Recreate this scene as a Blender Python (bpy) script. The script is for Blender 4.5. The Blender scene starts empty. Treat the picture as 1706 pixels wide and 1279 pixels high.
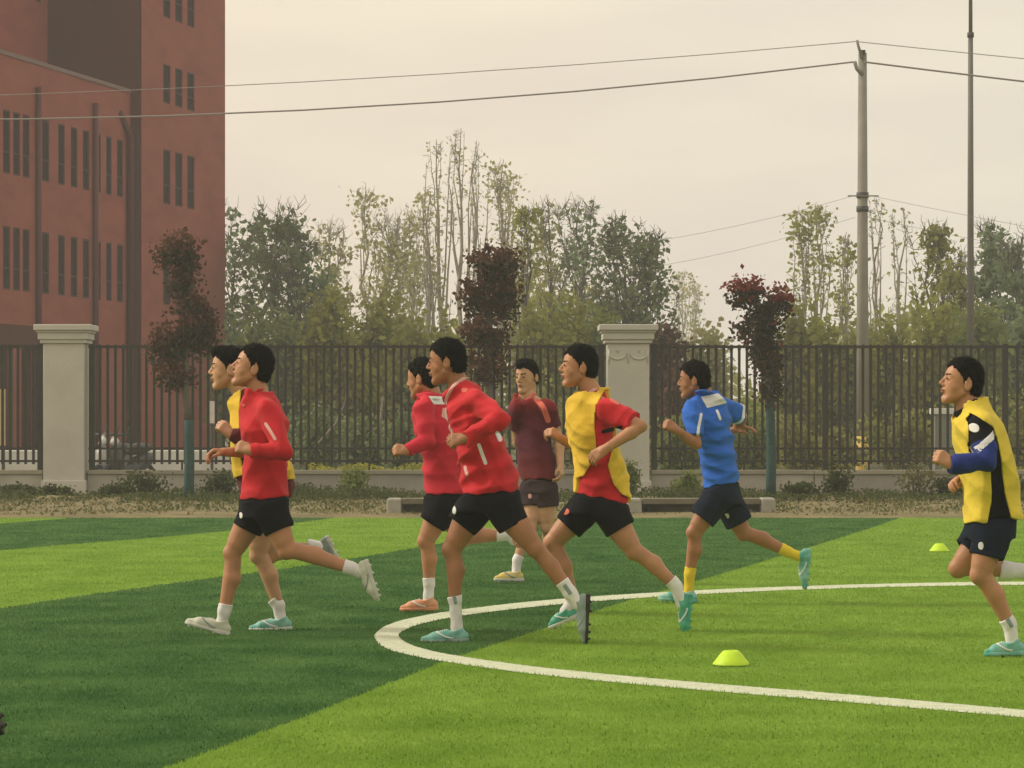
import bpy, math, random
import numpy as np
from mathutils import Vector
R = math.radians
random.seed(7)
RNG = np.random.default_rng(11)
SC = bpy.context.scene
COL = SC.collection

# ------------------------------------------------------------------ camera, light, exposure
F = 5000.0            # focal length in photo pixels (photo is 1706 wide)
CX, HY, CH = 853.0, 700.0, 1.3
cam_d = bpy.data.cameras.new('camera')
cam_d.sensor_width = 36.0
cam_d.lens = 36.0 * F / 1706.0
cam_d.shift_y = (HY - 639.5) / 1706.0
cam_d.clip_start = 0.5
cam_d.clip_end = 6000
cam = bpy.data.objects.new('camera', cam_d)
cam.location = (0, 0, CH)
cam.rotation_euler = (R(90), 0, 0)
COL.objects.link(cam)
SC.camera = cam

SUN_EL, SUN_AZ = 36.0, -78.0      # azimuth measured from +Y (view direction) towards +X
world = bpy.data.worlds.new('World')
SC.world = world
world.use_nodes = True
nt = world.node_tree
for n in list(nt.nodes):
    nt.nodes.remove(n)
wo = nt.nodes.new('ShaderNodeOutputWorld')
sky = nt.nodes.new('ShaderNodeTexSky')
sky.sky_type = 'NISHITA'
sky.sun_disc = False
sky.sun_elevation = R(SUN_EL)
sky.sun_rotation = R(SUN_AZ)
sky.dust_density = 4.0
bg1 = nt.nodes.new('ShaderNodeBackground')
bg1.inputs[1].default_value = 0.08
nt.links.new(sky.outputs[0], bg1.inputs[0])
tc = nt.nodes.new('ShaderNodeTexCoord')
sep = nt.nodes.new('ShaderNodeSeparateXYZ')
nt.links.new(tc.outputs['Generated'], sep.inputs[0])
ramp = nt.nodes.new('ShaderNodeValToRGB')
cr = ramp.color_ramp
cr.elements[0].position = 0.0
cr.elements[0].color = (0.85, 0.785, 0.675, 1)
cr.elements[1].position = 1.0
cr.elements[1].color = (1.02, 0.98, 0.90, 1)
e = cr.elements.new(0.09); e.color = (0.88, 0.81, 0.68, 1)
e = cr.elements.new(0.14); e.color = (0.94, 0.865, 0.71, 1)
e = cr.elements.new(0.4); e.color = (0.98, 0.92, 0.80, 1)
nt.links.new(sep.outputs[2], ramp.inputs[0])
cn = nt.nodes.new('ShaderNodeTexNoise')
cn.inputs['Scale'].default_value = 8.0
cn.inputs['Detail'].default_value = 4.0
mp = nt.nodes.new('ShaderNodeMapping')
mp.inputs['Scale'].default_value = (1, 1, 4)
nt.links.new(tc.outputs['Generated'], mp.inputs[0])
nt.links.new(mp.outputs[0], cn.inputs['Vector'])
cr2 = nt.nodes.new('ShaderNodeValToRGB')
cr2.color_ramp.elements[0].position = 0.35
cr2.color_ramp.elements[0].color = (0.945, 0.915, 0.915, 1)
cr2.color_ramp.elements[1].position = 0.68
cr2.color_ramp.elements[1].color = (1.05, 1.025, 0.985, 1)
nt.links.new(cn.outputs[0], cr2.inputs[0])
mm = nt.nodes.new('ShaderNodeMixRGB')
mm.blend_type = 'MULTIPLY'
mm.inputs[0].default_value = 1.0
nt.links.new(ramp.outputs[0], mm.inputs[1])
nt.links.new(cr2.outputs[0], mm.inputs[2])
cr3 = nt.nodes.new('ShaderNodeValToRGB')      # warm glow on the left, where the evening sun stands
cr3.color_ramp.elements[0].position = 0.36
cr3.color_ramp.elements[0].color = (1.075, 1.0, 0.945, 1)
cr3.color_ramp.elements[1].position = 0.62
cr3.color_ramp.elements[1].color = (0.955, 0.975, 0.97, 1)
mr = nt.nodes.new('ShaderNodeMapRange')
mr.inputs[1].default_value = -1.0; mr.inputs[2].default_value = 1.0
nt.links.new(sep.outputs[0], mr.inputs[0]); nt.links.new(mr.outputs[0], cr3.inputs[0])
m2 = nt.nodes.new('ShaderNodeMixRGB'); m2.blend_type = 'MULTIPLY'; m2.inputs[0].default_value = 1.0
nt.links.new(mm.outputs[0], m2.inputs[1]); nt.links.new(cr3.outputs[0], m2.inputs[2])
mm = m2
bg2 = nt.nodes.new('ShaderNodeBackground')
bg2.inputs[1].default_value = 1.0
nt.links.new(mm.outputs[0], bg2.inputs[0])
mx = nt.nodes.new('ShaderNodeMixShader')
mx.inputs[0].default_value = 0.9
nt.links.new(bg1.outputs[0], mx.inputs[1])
nt.links.new(bg2.outputs[0], mx.inputs[2])
nt.links.new(mx.outputs[0], wo.inputs[0])

sd = bpy.data.lights.new('sun', 'SUN')
sd.energy = 2.6
sd.angle = R(10)
sd.color = (1.0, 0.93, 0.82)
sun = bpy.data.objects.new('sun', sd)
el, az = R(SUN_EL), R(SUN_AZ)
sdir = Vector((math.sin(az) * math.cos(el), math.cos(az) * math.cos(el), math.sin(el)))
sun.rotation_euler = sdir.to_track_quat('Z', 'Y').to_euler()
sun.location = (20, 10, 40)
COL.objects.link(sun)

SC.view_settings.view_transform = 'Standard'
SC.view_settings.look = 'None'
SC.view_settings.exposure = 0.08
SC.view_settings.gamma = 1.0
SC.view_settings.use_curve_mapping = False
SC.cycles.max_bounces = 6
SC.cycles.diffuse_bounces = 3
SC.cycles.glossy_bounces = 2
SC.cycles.transparent_max_bounces = 8
SC.cycles.volume_bounces = 1
SC.cycles.use_denoising = True


def PX(x, y, Z):
    """photo pixel at depth Z (metres along the view) -> world point"""
    return np.array([(x - CX) / F * Z, Z, CH + (HY - y) / F * Z], dtype=float)


# ------------------------------------------------------------------ materials
def mat(name, col, rough=0.85, var=0.15, scale=8.0, bump=0.0, bscale=40.0, stretch=(1, 1, 1), spec=0.3,
        detail=5.0, trans=0.0, sheen=0.0, col2=None, coords='Object', metal=0.0, sss=0.0):
    m = bpy.data.materials.new(name)
    m.use_nodes = True
    t = m.node_tree
    b = t.nodes['Principled BSDF']
    b.inputs['Roughness'].default_value = rough
    b.inputs['Specular IOR Level'].default_value = spec
    b.inputs['Metallic'].default_value = metal
    if sheen:
        b.inputs['Sheen Weight'].default_value = sheen
        b.inputs['Sheen Roughness'].default_value = 0.5
    if sss:
        b.inputs['Subsurface Weight'].default_value = sss
        b.inputs['Subsurface Radius'].default_value = (0.02, 0.008, 0.004)
    co = t.nodes.new('ShaderNodeTexCoord')
    ma = t.nodes.new('ShaderNodeMapping')
    ma.inputs['Scale'].default_value = stretch
    t.links.new(co.outputs[coords], ma.inputs[0])
    no = t.nodes.new('ShaderNodeTexNoise')
    no.inputs['Scale'].default_value = scale
    no.inputs['Detail'].default_value = detail
    t.links.new(ma.outputs[0], no.inputs['Vector'])
    cr_ = t.nodes.new('ShaderNodeValToRGB')
    c = np.array(col)
    if col2 is None:
        lo, hi = np.clip(c * (1 - var), 0, 1), np.clip(c * (1 + var), 0, 1)
    else:
        lo, hi = c, np.array(col2)
    cr_.color_ramp.elements[0].position = 0.3
    cr_.color_ramp.elements[1].position = 0.7
    cr_.color_ramp.elements[0].color = (*lo, 1)
    cr_.color_ramp.elements[1].color = (*hi, 1)
    t.links.new(no.outputs[0], cr_.inputs[0])
    t.links.new(cr_.outputs[0], b.inputs['Base Color'])
    if bump:
        n2 = t.nodes.new('ShaderNodeTexNoise')
        n2.inputs['Scale'].default_value = bscale
        n2.inputs['Detail'].default_value = 4
        t.links.new(ma.outputs[0], n2.inputs['Vector'])
        bu = t.nodes.new('ShaderNodeBump')
        bu.inputs['Strength'].default_value = bump
        bu.inputs['Distance'].default_value = 0.02
        t.links.new(n2.outputs[0], bu.inputs['Height'])
        t.links.new(bu.outputs[0], b.inputs['Normal'])
    if trans:
        out = t.nodes['Material Output']
        tr = t.nodes.new('ShaderNodeBsdfTranslucent')
        t.links.new(cr_.outputs[0], tr.inputs[0])
        ms = t.nodes.new('ShaderNodeMixShader')
        ms.inputs[0].default_value = trans
        t.links.new(b.outputs[0], ms.inputs[1])
        t.links.new(tr.outputs[0], ms.inputs[2])
        t.links.new(ms.outputs[0], out.inputs[0])
    return m


def leafmat(name, c1, c2, trans=0.42, scale=0.9):
    return mat(name, c1, 0.7, col2=c2, scale=scale, trans=trans, spec=0.2)


# ------------------------------------------------------------------ object helpers
def link(name, me, m=None, parent=None):
    o = bpy.data.objects.new(name, me)
    COL.objects.link(o)
    if m is not None and me is not None and len(me.materials) == 0:
        for q in (m if isinstance(m, (list, tuple)) else [m]):
            me.materials.append(q)
    if parent is not None:
        o.parent = parent
    return o


def tag(o, label=None, cat=None, group=None, kind=None):
    if label: o['label'] = label
    if cat: o['category'] = cat
    if group: o['group'] = group
    if kind: o['kind'] = kind
    return o


def empty(name, loc, label=None, cat=None, group=None):
    o = bpy.data.objects.new(name, None)
    o.empty_display_size = 0.2
    COL.objects.link(o)
    o.location = loc
    tag(o, label, cat, group)
    return o


def mesh_np(name, V, Q, smooth=True, loc=None):
    """V (n,3) vertices, Q (m,4) or (m,3) faces"""
    V = np.asarray(V, dtype=np.float32)
    if loc is not None:
        V = V - np.asarray(loc, dtype=np.float32)
    Q = np.asarray(Q, dtype=np.int32)
    me = bpy.data.meshes.new(name)
    me.vertices.add(len(V))
    me.vertices.foreach_set('co', V.ravel())
    k = Q.shape[1]
    me.loops.add(Q.size)
    me.loops.foreach_set('vertex_index', Q.ravel())
    me.polygons.add(len(Q))
    me.polygons.foreach_set('loop_start', np.arange(0, Q.size, k, dtype=np.int32))
    try:
        me.polygons.foreach_set('loop_total', np.full(len(Q), k, dtype=np.int32))
    except Exception:
        pass
    me.polygons.foreach_set('use_smooth', np.full(len(Q), smooth, dtype=bool))
    me.update(calc_edges=True)
    me.validate()
    return me


class MB:
    """collects simple shapes into one mesh"""
    def __init__(s):
        s.v = []; s.f = []
    def box(s, x0, x1, y0, y1, z0, z1):
        i = len(s.v)
        s.v += [(x0, y0, z0), (x1, y0, z0), (x1, y1, z0), (x0, y1, z0), (x0, y0, z1), (x1, y0, z1), (x1, y1, z1), (x0, y1, z1)]
        s.f += [(i, i+3, i+2, i+1), (i+4, i+5, i+6, i+7), (i, i+1, i+5, i+4), (i+1, i+2, i+6, i+5), (i+2, i+3, i+7, i+6), (i+3, i, i+4, i+7)]
        return s
    def quad(s, a, b, c, d):
        i = len(s.v)
        s.v += [tuple(a), tuple(b), tuple(c), tuple(d)]
        s.f.append((i, i+1, i+2, i+3))
        return s
    def tube(s, pts, rad, n=8, cap=True):
        pts = [Vector(p) for p in pts]
        if not isinstance(rad, (list, tuple)): rad = [rad] * len(pts)
        base = len(s.v)
        up = Vector((0.13, 0.27, 0.95))
        for i, p in enumerate(pts):
            d = (pts[min(i+1, len(pts)-1)] - pts[max(i-1, 0)]).normalized()
            if abs(d.dot(up)) > 0.97: up = Vector((0.9, 0.3, 0.1))
            a = d.cross(up).normalized(); b = d.cross(a)
            for k in range(n):
                t = 2 * math.pi * k / n
                q = p + (a * math.cos(t) + b * math.sin(t)) * rad[i]
                s.v.append(tuple(q))
        for i in range(len(pts) - 1):
            for k in range(n):
                a0 = base + i*n + k; a1 = base + i*n + (k+1) % n
                s.f.append((a0, a1, a1 + n, a0 + n))
        if cap:
            s.f.append(tuple(base + k for k in range(n))[::-1])
            s.f.append(tuple(base + (len(pts)-1)*n + k for k in range(n)))
        return s
    def lathe(s, prof, n=24, c=(0, 0)):
        base = len(s.v)
        for (r, z) in prof:
            for k in range(n):
                t = 2*math.pi*k/n
                s.v.append((c[0] + r*math.cos(t), c[1] + r*math.sin(t), z))
        for i in range(len(prof)-1):
            for k in range(n):
                a0 = base+i*n+k; a1 = base+i*n+(k+1) % n
                s.f.append((a0, a1, a1+n, a0+n))
        return s
    def build(s, name, m, parent=None, loc=(0, 0, 0), smooth=False, bevel=0.0):
        me = bpy.data.meshes.new(name)
        me.from_pydata([(v[0]-loc[0], v[1]-loc[1], v[2]-loc[2]) for v in s.v], [], s.f)
        me.update()
        if smooth:
            for p in me.polygons: p.use_smooth = True
        o = link(name, me, m, parent)
        if parent is None:
            o.location = loc
        if bevel:
            b = o.modifiers.new('bevel', 'BEVEL'); b.width = bevel; b.segments = 2; b.limit_method = 'ANGLE'
        return o


# ------------------------------------------------------------------ signed-distance modelling (numpy)
def V3(*a):
    return np.array(a, dtype=np.float32)


def smin(a, b, k):
    if k <= 0: return np.minimum(a, b)
    h = np.clip(0.5 + 0.5*(b-a)/k, 0, 1)
    return b + (a-b)*h - k*h*(1-h)


def smax(a, b, k):
    return -smin(-a, -b, k)


def d_cone(P, a, b, ra, rb):
    ab = b - a
    L2 = float(ab @ ab) + 1e-9
    q = P - a
    t = np.clip((q @ ab) / L2, 0, 1)
    q = q - t[..., None]*ab
    return np.sqrt((q*q).sum(-1)) - (ra + (rb-ra)*t)


def d_flatcone(P, a, b, ra, rb):
    """round start at a, flat cut at b"""
    ab = b - a
    L = math.sqrt(float(ab @ ab)) + 1e-9
    q = P - a
    t = (q @ ab) / (L*L)
    tc_ = np.clip(t, 0, 1.5)
    w = q - tc_[..., None]*ab
    d = np.sqrt((w*w).sum(-1)) - (ra + (rb-ra)*np.clip(t, 0, 1.2))
    return np.maximum(d, (t-1)*L)


def d_ell(P, c, A, r):
    q = (P - c) @ A.T          # A rows are axes
    r = np.asarray(r, dtype=np.float32)
    k0 = np.sqrt(((q/r)**2).sum(-1))
    k1 = np.sqrt(((q/(r*r))**2).sum(-1)) + 1e-6
    return k0*(k0-1)/k1


def d_poly(x, y, poly):
    """signed distance to 2d polygon, negative inside"""
    d = np.full(x.shape, 1e9, dtype=np.float32)
    s = np.ones(x.shape, dtype=np.float32)
    n = len(poly)
    j = n-1
    for i in range(n):
        xi, yi = poly[i]; xj, yj = poly[j]
        ex, ey = xj-xi, yj-yi
        wx, wy = x-xi, y-yi
        t = np.clip((wx*ex+wy*ey)/(ex*ex+ey*ey+1e-12), 0, 1)
        bx, by = wx-ex*t, wy-ey*t
        d = np.minimum(d, bx*bx+by*by)
        c1 = y >= yi; c2 = y < yj; c3 = ex*wy > ey*wx
        flip = (c1 & c2 & c3) | (~c1 & ~c2 & ~c3)
        s = np.where(flip, -s, s)
        j = i
    return s*np.sqrt(d)


def folds(P, seed, amp, freq=16.0):
    rg = np.random.default_rng(seed)
    out = np.zeros(P.shape[:-1], dtype=np.float32)
    w = P + 0.03*np.sin(P[..., [1, 2, 0]]*9.0 + seed)
    for i in range(7):
        d = rg.normal(size=3); d[1] *= 0.35; d /= np.linalg.norm(d)
        f = freq*(0.5 + 1.2*rg.random())
        ph = np.sin((w @ d.astype(np.float32))*f*1.3 + rg.random()*6)
        msk = .5+.5*np.sin((P @ rg.normal(size=3).astype(np.float32))*6+rg.random()*6)
        out += (np.abs(ph)*2-1.25)*msk*(1.2 if i < 3 else 0.8)
    return amp*out/3.0


def surface(field, lo, hi, h):
    """sparse evaluation of field, then surface nets -> V, Q"""
    B = 8
    lo = np.asarray(lo, dtype=np.float64); hi = np.asarray(hi, dtype=np.float64)
    nb = np.maximum(1, np.ceil((hi-lo)/(h*B)).astype(int))
    n = nb*B
    bx = [lo[i] + (np.arange(nb[i])+0.5)*B*h for i in range(3)]
    G = np.stack(np.meshgrid(*bx, indexing='ij'), -1).astype(np.float32)
    Dc = field(G)
    vol = np.repeat(np.repeat(np.repeat(np.where(Dc < 0, -1, 1).astype(np.float32), B, 0), B, 1), B, 2)
    act = np.argwhere(np.abs(Dc) < B*h*1.15 + 0.01)
    r = np.arange(B)
    loc = np.stack(np.meshgrid(r, r, r, indexing='ij'), -1).reshape(-1, 3)
    for s in range(0, len(act), 1500):
        a = act[s:s+1500]
        idx = (a[:, None, :]*B + loc[None]).reshape(-1, 3)
        P = (lo + (idx+0.5)*h).astype(np.float32)
        vol[idx[:, 0], idx[:, 1], idx[:, 2]] = field(P)
    vol = np.pad(vol, 1, constant_values=1.0)
    n = np.array(vol.shape)
    ins = vol < 0
    cnt = np.zeros(n-1, dtype=np.int8)
    for dx in (0, 1):
        for dy in (0, 1):
            for dz in (0, 1):
                cnt += ins[dx:n[0]-1+dx, dy:n[1]-1+dy, dz:n[2]-1+dz]
    cells = np.argwhere((cnt > 0) & (cnt < 8))
    if len(cells) == 0:
        return np.zeros((0, 3)), np.zeros((0, 4), dtype=int)
    ids = np.full(n-1, -1, dtype=np.int32)
    ids[cells[:, 0], cells[:, 1], cells[:, 2]] = np.arange(len(cells))
    acc = np.zeros((len(cells), 3)); num = np.zeros(len(cells))
    cs = [np.array((i, j, k)) for i in (0, 1) for j in (0, 1) for k in (0, 1)]
    for p in cs:
        for ax in range(3):
            if p[ax] == 0:
                q = p.copy(); q[ax] = 1
                A = cells+p; Bq = cells+q
                va = vol[A[:, 0], A[:, 1], A[:, 2]]; vb = vol[Bq[:, 0], Bq[:, 1], Bq[:, 2]]
                m = (va < 0) != (vb < 0)
                t = np.where(m, va/(va-vb+1e-12), 0)
                pt = p + t[:, None]*(q-p)
                acc[m] += pt[m]; num[m] += 1
    V = cells + acc/num[:, None]
    V = lo + (V - 1 + 0.5)*h
    Qs = []
    for ax in range(3):
        o1, o2 = [(1, 2), (2, 0), (0, 1)][ax]
        sa = [slice(1, n[i]-1) for i in range(3)]
        sb = list(sa)
        sa[ax] = slice(0, n[ax]-1); sb[ax] = slice(1, n[ax])
        A = ins[tuple(sa)]; Bq = ins[tuple(sb)]
        for sgn in (0, 1):
            E = np.argwhere((A & ~Bq) if sgn == 0 else (~A & Bq))
            if not len(E): continue
            off = np.ones(3, int); off[ax] = 0
            E = E + off
            u = np.zeros(3, int); u[o1] = 1
            v = np.zeros(3, int); v[o2] = 1
            c = [E-u-v, E-v, E, E-u]
            q = np.stack([ids[k[:, 0], k[:, 1], k[:, 2]] for k in c], 1)
            if sgn == 1: q = q[:, ::-1]
            Qs.append(q)
    Q = np.concatenate(Qs)
    Q = Q[(Q >= 0).all(1)]
    return V, Q


def sdf_obj(name, field, lo, hi, h, m, parent=None, loc=(0, 0, 0)):
    V, Q = surface(field, lo, hi, h)
    if len(V) == 0:
        print('EMPTY SDF', name); return None
    me = mesh_np(name, V, Q, True, loc)
    o = link(name, me, m, parent)
    if parent is None: o.location = tuple(float(q) for q in loc)
    return o

# ------------------------------------------------------------------ ground
M_turf_l = mat('turf_light', (0.120, 0.222, 0.020), 0.9, col2=(0.188, 0.305, 0.038), scale=1.9, bump=0.3, bscale=120, stretch=(1, .8, 1), spec=0.05, detail=9)
M_turf_d = mat('turf_dark', (0.028, 0.082, 0.018), 0.9, col2=(0.074, 0.150, 0.038), scale=1.9, bump=0.3, bscale=120, stretch=(1, .8, 1), spec=0.05, detail=9)
M_line = mat('line_white', (0.60, 0.63, 0.44), 0.8, var=0.12, scale=14, bump=0.6, bscale=150)
M_soil = mat('dry_soil', (0.12, 0.105, 0.045), 0.95, col2=(0.23, 0.185, 0.085), scale=1.6, bump=1.0, bscale=9, stretch=(1, 2.5, 1), detail=9)
M_far = mat('far_ground', (0.10, 0.105, 0.05), 0.95, col2=(0.17, 0.15, 0.08), scale=0.3)

EDGE = 40.0     # far edge of the turf
# boundaries between the two greens, measured on the turf (x, y in the photo)
L1 = [(60, 1370), (267, 1279), (426, 1229), (632, 1145), (747, 1101), (799, 1078), (909, 1050), (994, 1016), (1052, 999), (1163, 968), (1287, 931), (1451, 880), (1500, 862.6)]
L2 = [(-700, 1150), (-300, 1065), (0, 1013), (202, 983), (366, 961), (480, 947), (640, 922), (800, 893), (930, 862.6)]
L3 = [(-900, 1010), (-300, 945), (0, 916.5), (246, 897), (393, 884), (560, 862.6)]
L4 = [(-900, 938), (-300, 898), (0, 872), (125, 862.6)]


def gp(p):
    Z = CH*F/(p[1]-HY)
    return np.array([(p[0]-CX)/F*Z, Z])


def line_at(L):
    pts = np.array([gp(p) for p in L])
    # extend towards and behind the camera in a straight line
    d = pts[0]-pts[1]
    d /= abs(d[1])
    pts = np.vstack([pts[0] + d*(pts[0][1]-2.0), pts])
    return pts[:, 1], pts[:, 0]


YS = np.concatenate([np.linspace(2.0, 40.0, 96)])
B1, B2, B3, B4 = [np.interp(YS, *line_at(L)) for L in (L1, L2, L3, L4)]
for Bq in (B1, B2, B3, B4):        # smooth the measured edges a little
    k = np.convolve(np.pad(Bq, 3, mode='edge'), np.ones(7)/7, 'valid'); k[:3] = Bq[:3]; k[-3:] = Bq[-3:]; Bq[:] = k
bounds = [B4-4.6, B4, B3, B2, B1, B1+4.3, B1+8.6]
cols_ = [0, 1, 0, 1, 0, 1]          # 0 light, 1 dark
bounds = [B4-9.0] + bounds + [B1+12.9]
cols_ = [1] + cols_ + [0]
for i, c in enumerate(cols_):
    a, b = bounds[i], bounds[i+1]
    V = np.concatenate([np.stack([a, YS, np.zeros_like(YS)], 1), np.stack([b, YS, np.zeros_like(YS)], 1)])
    n = len(YS)
    Q = [(j, j+n, j+n+1, j+1) for j in range(n-1)]
    tag(link('turf', mesh_np('turf', V, Q, False), M_turf_d if c else M_turf_l), kind='structure')


def turf_kind(x, y):
    """0 light 1 dark for points on the pitch"""
    e = [np.interp(y, YS, b) for b in bounds]
    k = np.zeros(x.shape, int)
    for i, c in enumerate(cols_):
        k = np.where((x >= e[i]) & (x < e[i+1]), c, k)
    return k


# white circle line: centre line of the paint with its width on the picture plane
CL_UP = [(640, 1060, 40, 0), (652, 1046, 0, 18), (690, 1033, 0, 15), (760, 1022, 0, 11), (860, 1009, 0, 9), (960, 1000, 0, 8), (1060, 993, 0, 7), (1180, 986, 0, 6.5), (1300, 981, 0, 6.2), (1450, 977, 0, 6), (1600, 974, 0, 6), (1760, 972.5, 0, 6), (1900, 972.2, 0, 6)]
UPT = [(622, 1060), (636, 1046), (664, 1035), (710, 1025), (760, 1017), (860, 1005), (960, 996), (1060, 989.5), (1180, 983), (1300, 978), (1450, 973.5), (1600, 970.5), (1760, 969), (1950, 969)]
UPI = [(663, 1059), (670, 1052), (690, 1043), (730, 1033), (780, 1024.5), (865, 1014), (960, 1004.5), (1060, 997), (1180, 989.5), (1300, 984), (1450, 979), (1600, 976), (1760, 974.5), (1950, 974.5)]
LOT = [(663, 1059), (668, 1066), (685, 1076), (730, 1088), (790, 1098), (900, 1113), (1050, 1128), (1200, 1141), (1350, 1153), (1500, 1165.5), (1706, 1184), (1950, 1205)]
LOI = [(622, 1060), (632, 1075), (655, 1086), (715, 1099), (785, 1110), (900, 1125.5), (1050, 1140), (1200, 1153.5), (1350, 1165.5), (1500, 1178.5), (1706, 1196.5), (1950, 1218)]
outer = [gp(p) for p in UPT[::-1]] + [gp(p) for p in LOI[1:]]
inner = [gp(p) for p in UPI[::-1]] + [gp(p) for p in LOT[1:]]


def dense(P, n=160):
    P = np.array(P)
    s = np.r_[0, np.cumsum(np.linalg.norm(np.diff(P, axis=0), axis=1))]
    s /= s[-1]
    # keep vertex correspondence: parameterise by index
    t = np.linspace(0, len(P)-1, n)
    i = np.arange(len(P))
    o = np.stack([np.interp(t, i, P[:, 0]), np.interp(t, i, P[:, 1])], 1)
    k = np.array([1, 2, 3, 2, 1.])/9
    q = o.copy()
    for c in (0, 1):
        q[2:-2, c] = np.convolve(o[:, c], k, 'valid')
    return q


DO, DI = dense(outer), dense(inner)
n = len(DO)
V = np.concatenate([np.c_[DO, np.full(n, .004)], np.c_[DI, np.full(n, .004)]])
Q = [(j, j+1, j+1+n, j+n) for j in range(n-1)]
line_o = link('circle_line', mesh_np('circle_line', V, Q, False), M_line)
tag(line_o, kind='structure')

# turf fibres
def blades(N):
    u = RNG.random(N)
    Y = 11.0*(39.9/11.0)**(u**1.05)
    X = (RNG.random(N)*2-1)*(0.178*Y+0.5)
    kind = turf_kind(X, Y)
    # blades on the painted line
    lp = np.concatenate([DO, DI[::-1]])
    kind = np.where(d_poly(X, Y, [tuple(p) for p in lp[::2]]) < 0, 2, kind)
    h = (0.007+0.011*RNG.random(N))*np.where(kind == 2, 0.6, 1)
    w = (0.0022+0.0022*RNG.random(N))*np.clip(Y/20, 1, 2)
    th = RNG.random(N)*math.pi*2
    dx, dy = w, np.sin(th)*w*0.15
    lx, ly = RNG.normal(0, 0.35, N)*h, (1.3+RNG.normal(0, 0.55, N))*h
    z = np.zeros(N)
    V = np.stack([np.stack([X-dx, Y-dy, z+.001], 1), np.stack([X+dx, Y+dy, z+.001], 1), np.stack([X+lx, Y+ly, h], 1)], 1).reshape(-1, 3)
    Q = np.arange(N*3).reshape(-1, 3)
    me = mesh_np('turf_fibres', V, Q, False)
    for m_ in (M_turf_l, M_turf_d, M_line): me.materials.append(m_)
    me.polygons.foreach_set('material_index', kind.astype(np.int32))
    o = link('turf_fibres', me)
    tag(o, 'short green artificial grass fibres standing up from the pitch', kind='stuff')


blades(300000)

# terrain and the raised dirt strip in front of the wall
gx = np.linspace(-60, 60, 241)
prof_y = np.array([39.98, 40.2, 40.8, 41.6, 42.6, 43.6, 44.6, 45.6, 46.6, 47.3, 48.3])
prof_z = np.array([-.02, .03, .045, .05, .07, .085, .10, .115, .12, .12, .12])
GX, GY = np.meshgrid(gx, prof_y, indexing='ij')
GZ = np.tile(prof_z, (len(gx), 1)) + RNG.normal(0, .014, GX.shape)*(GY > 40.1)
V = np.stack([GX, GY, GZ], -1).reshape(-1, 3)
m_, n_ = GX.shape
Q = [(i*n_+j, (i+1)*n_+j, (i+1)*n_+j+1, i*n_+j+1) for i in range(m_-1) for j in range(n_-1)]
tag(link('dirt_strip', mesh_np('dirt_strip', V, Q, True), M_soil), kind='structure')
tag(MB().quad((-3000, -200, -.03), (3000, -200, -.03), (3000, 5000, -.03), (-3000, 5000, -.03)).build('ground', M_far), kind='structure')

# ------------------------------------------------------------------ scattered leaves
def leaf_cards(name, C, size, m, parent=None, aspect=0.7, loc=(0, 0, 0), up=0.0):
    """one little bent leaf face per centre"""
    C = np.asarray(C, dtype=np.float64)
    N = len(C)
    if np.isscalar(size): size = np.full(N, size)
    size = size*(0.7+0.6*RNG.random(N))
    a = RNG.normal(size=(N, 3)); a[:, 2] += up*2; a /= np.linalg.norm(a, axis=1)[:, None]
    b = np.cross(a, RNG.normal(size=(N, 3))); b /= np.linalg.norm(b, axis=1)[:, None]
    s = size[:, None]
    V = np.stack([C - a*s*.5, C + b*s*aspect*.5, C + a*s*.5, C - b*s*aspect*.5], 1).reshape(-1, 3)
    Q = np.arange(N*4).reshape(-1, 4)
    me = mesh_np(name, V, Q, False, loc)
    o = link(name, me, m, parent)
    if parent is None: o.location = loc
    return o


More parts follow.
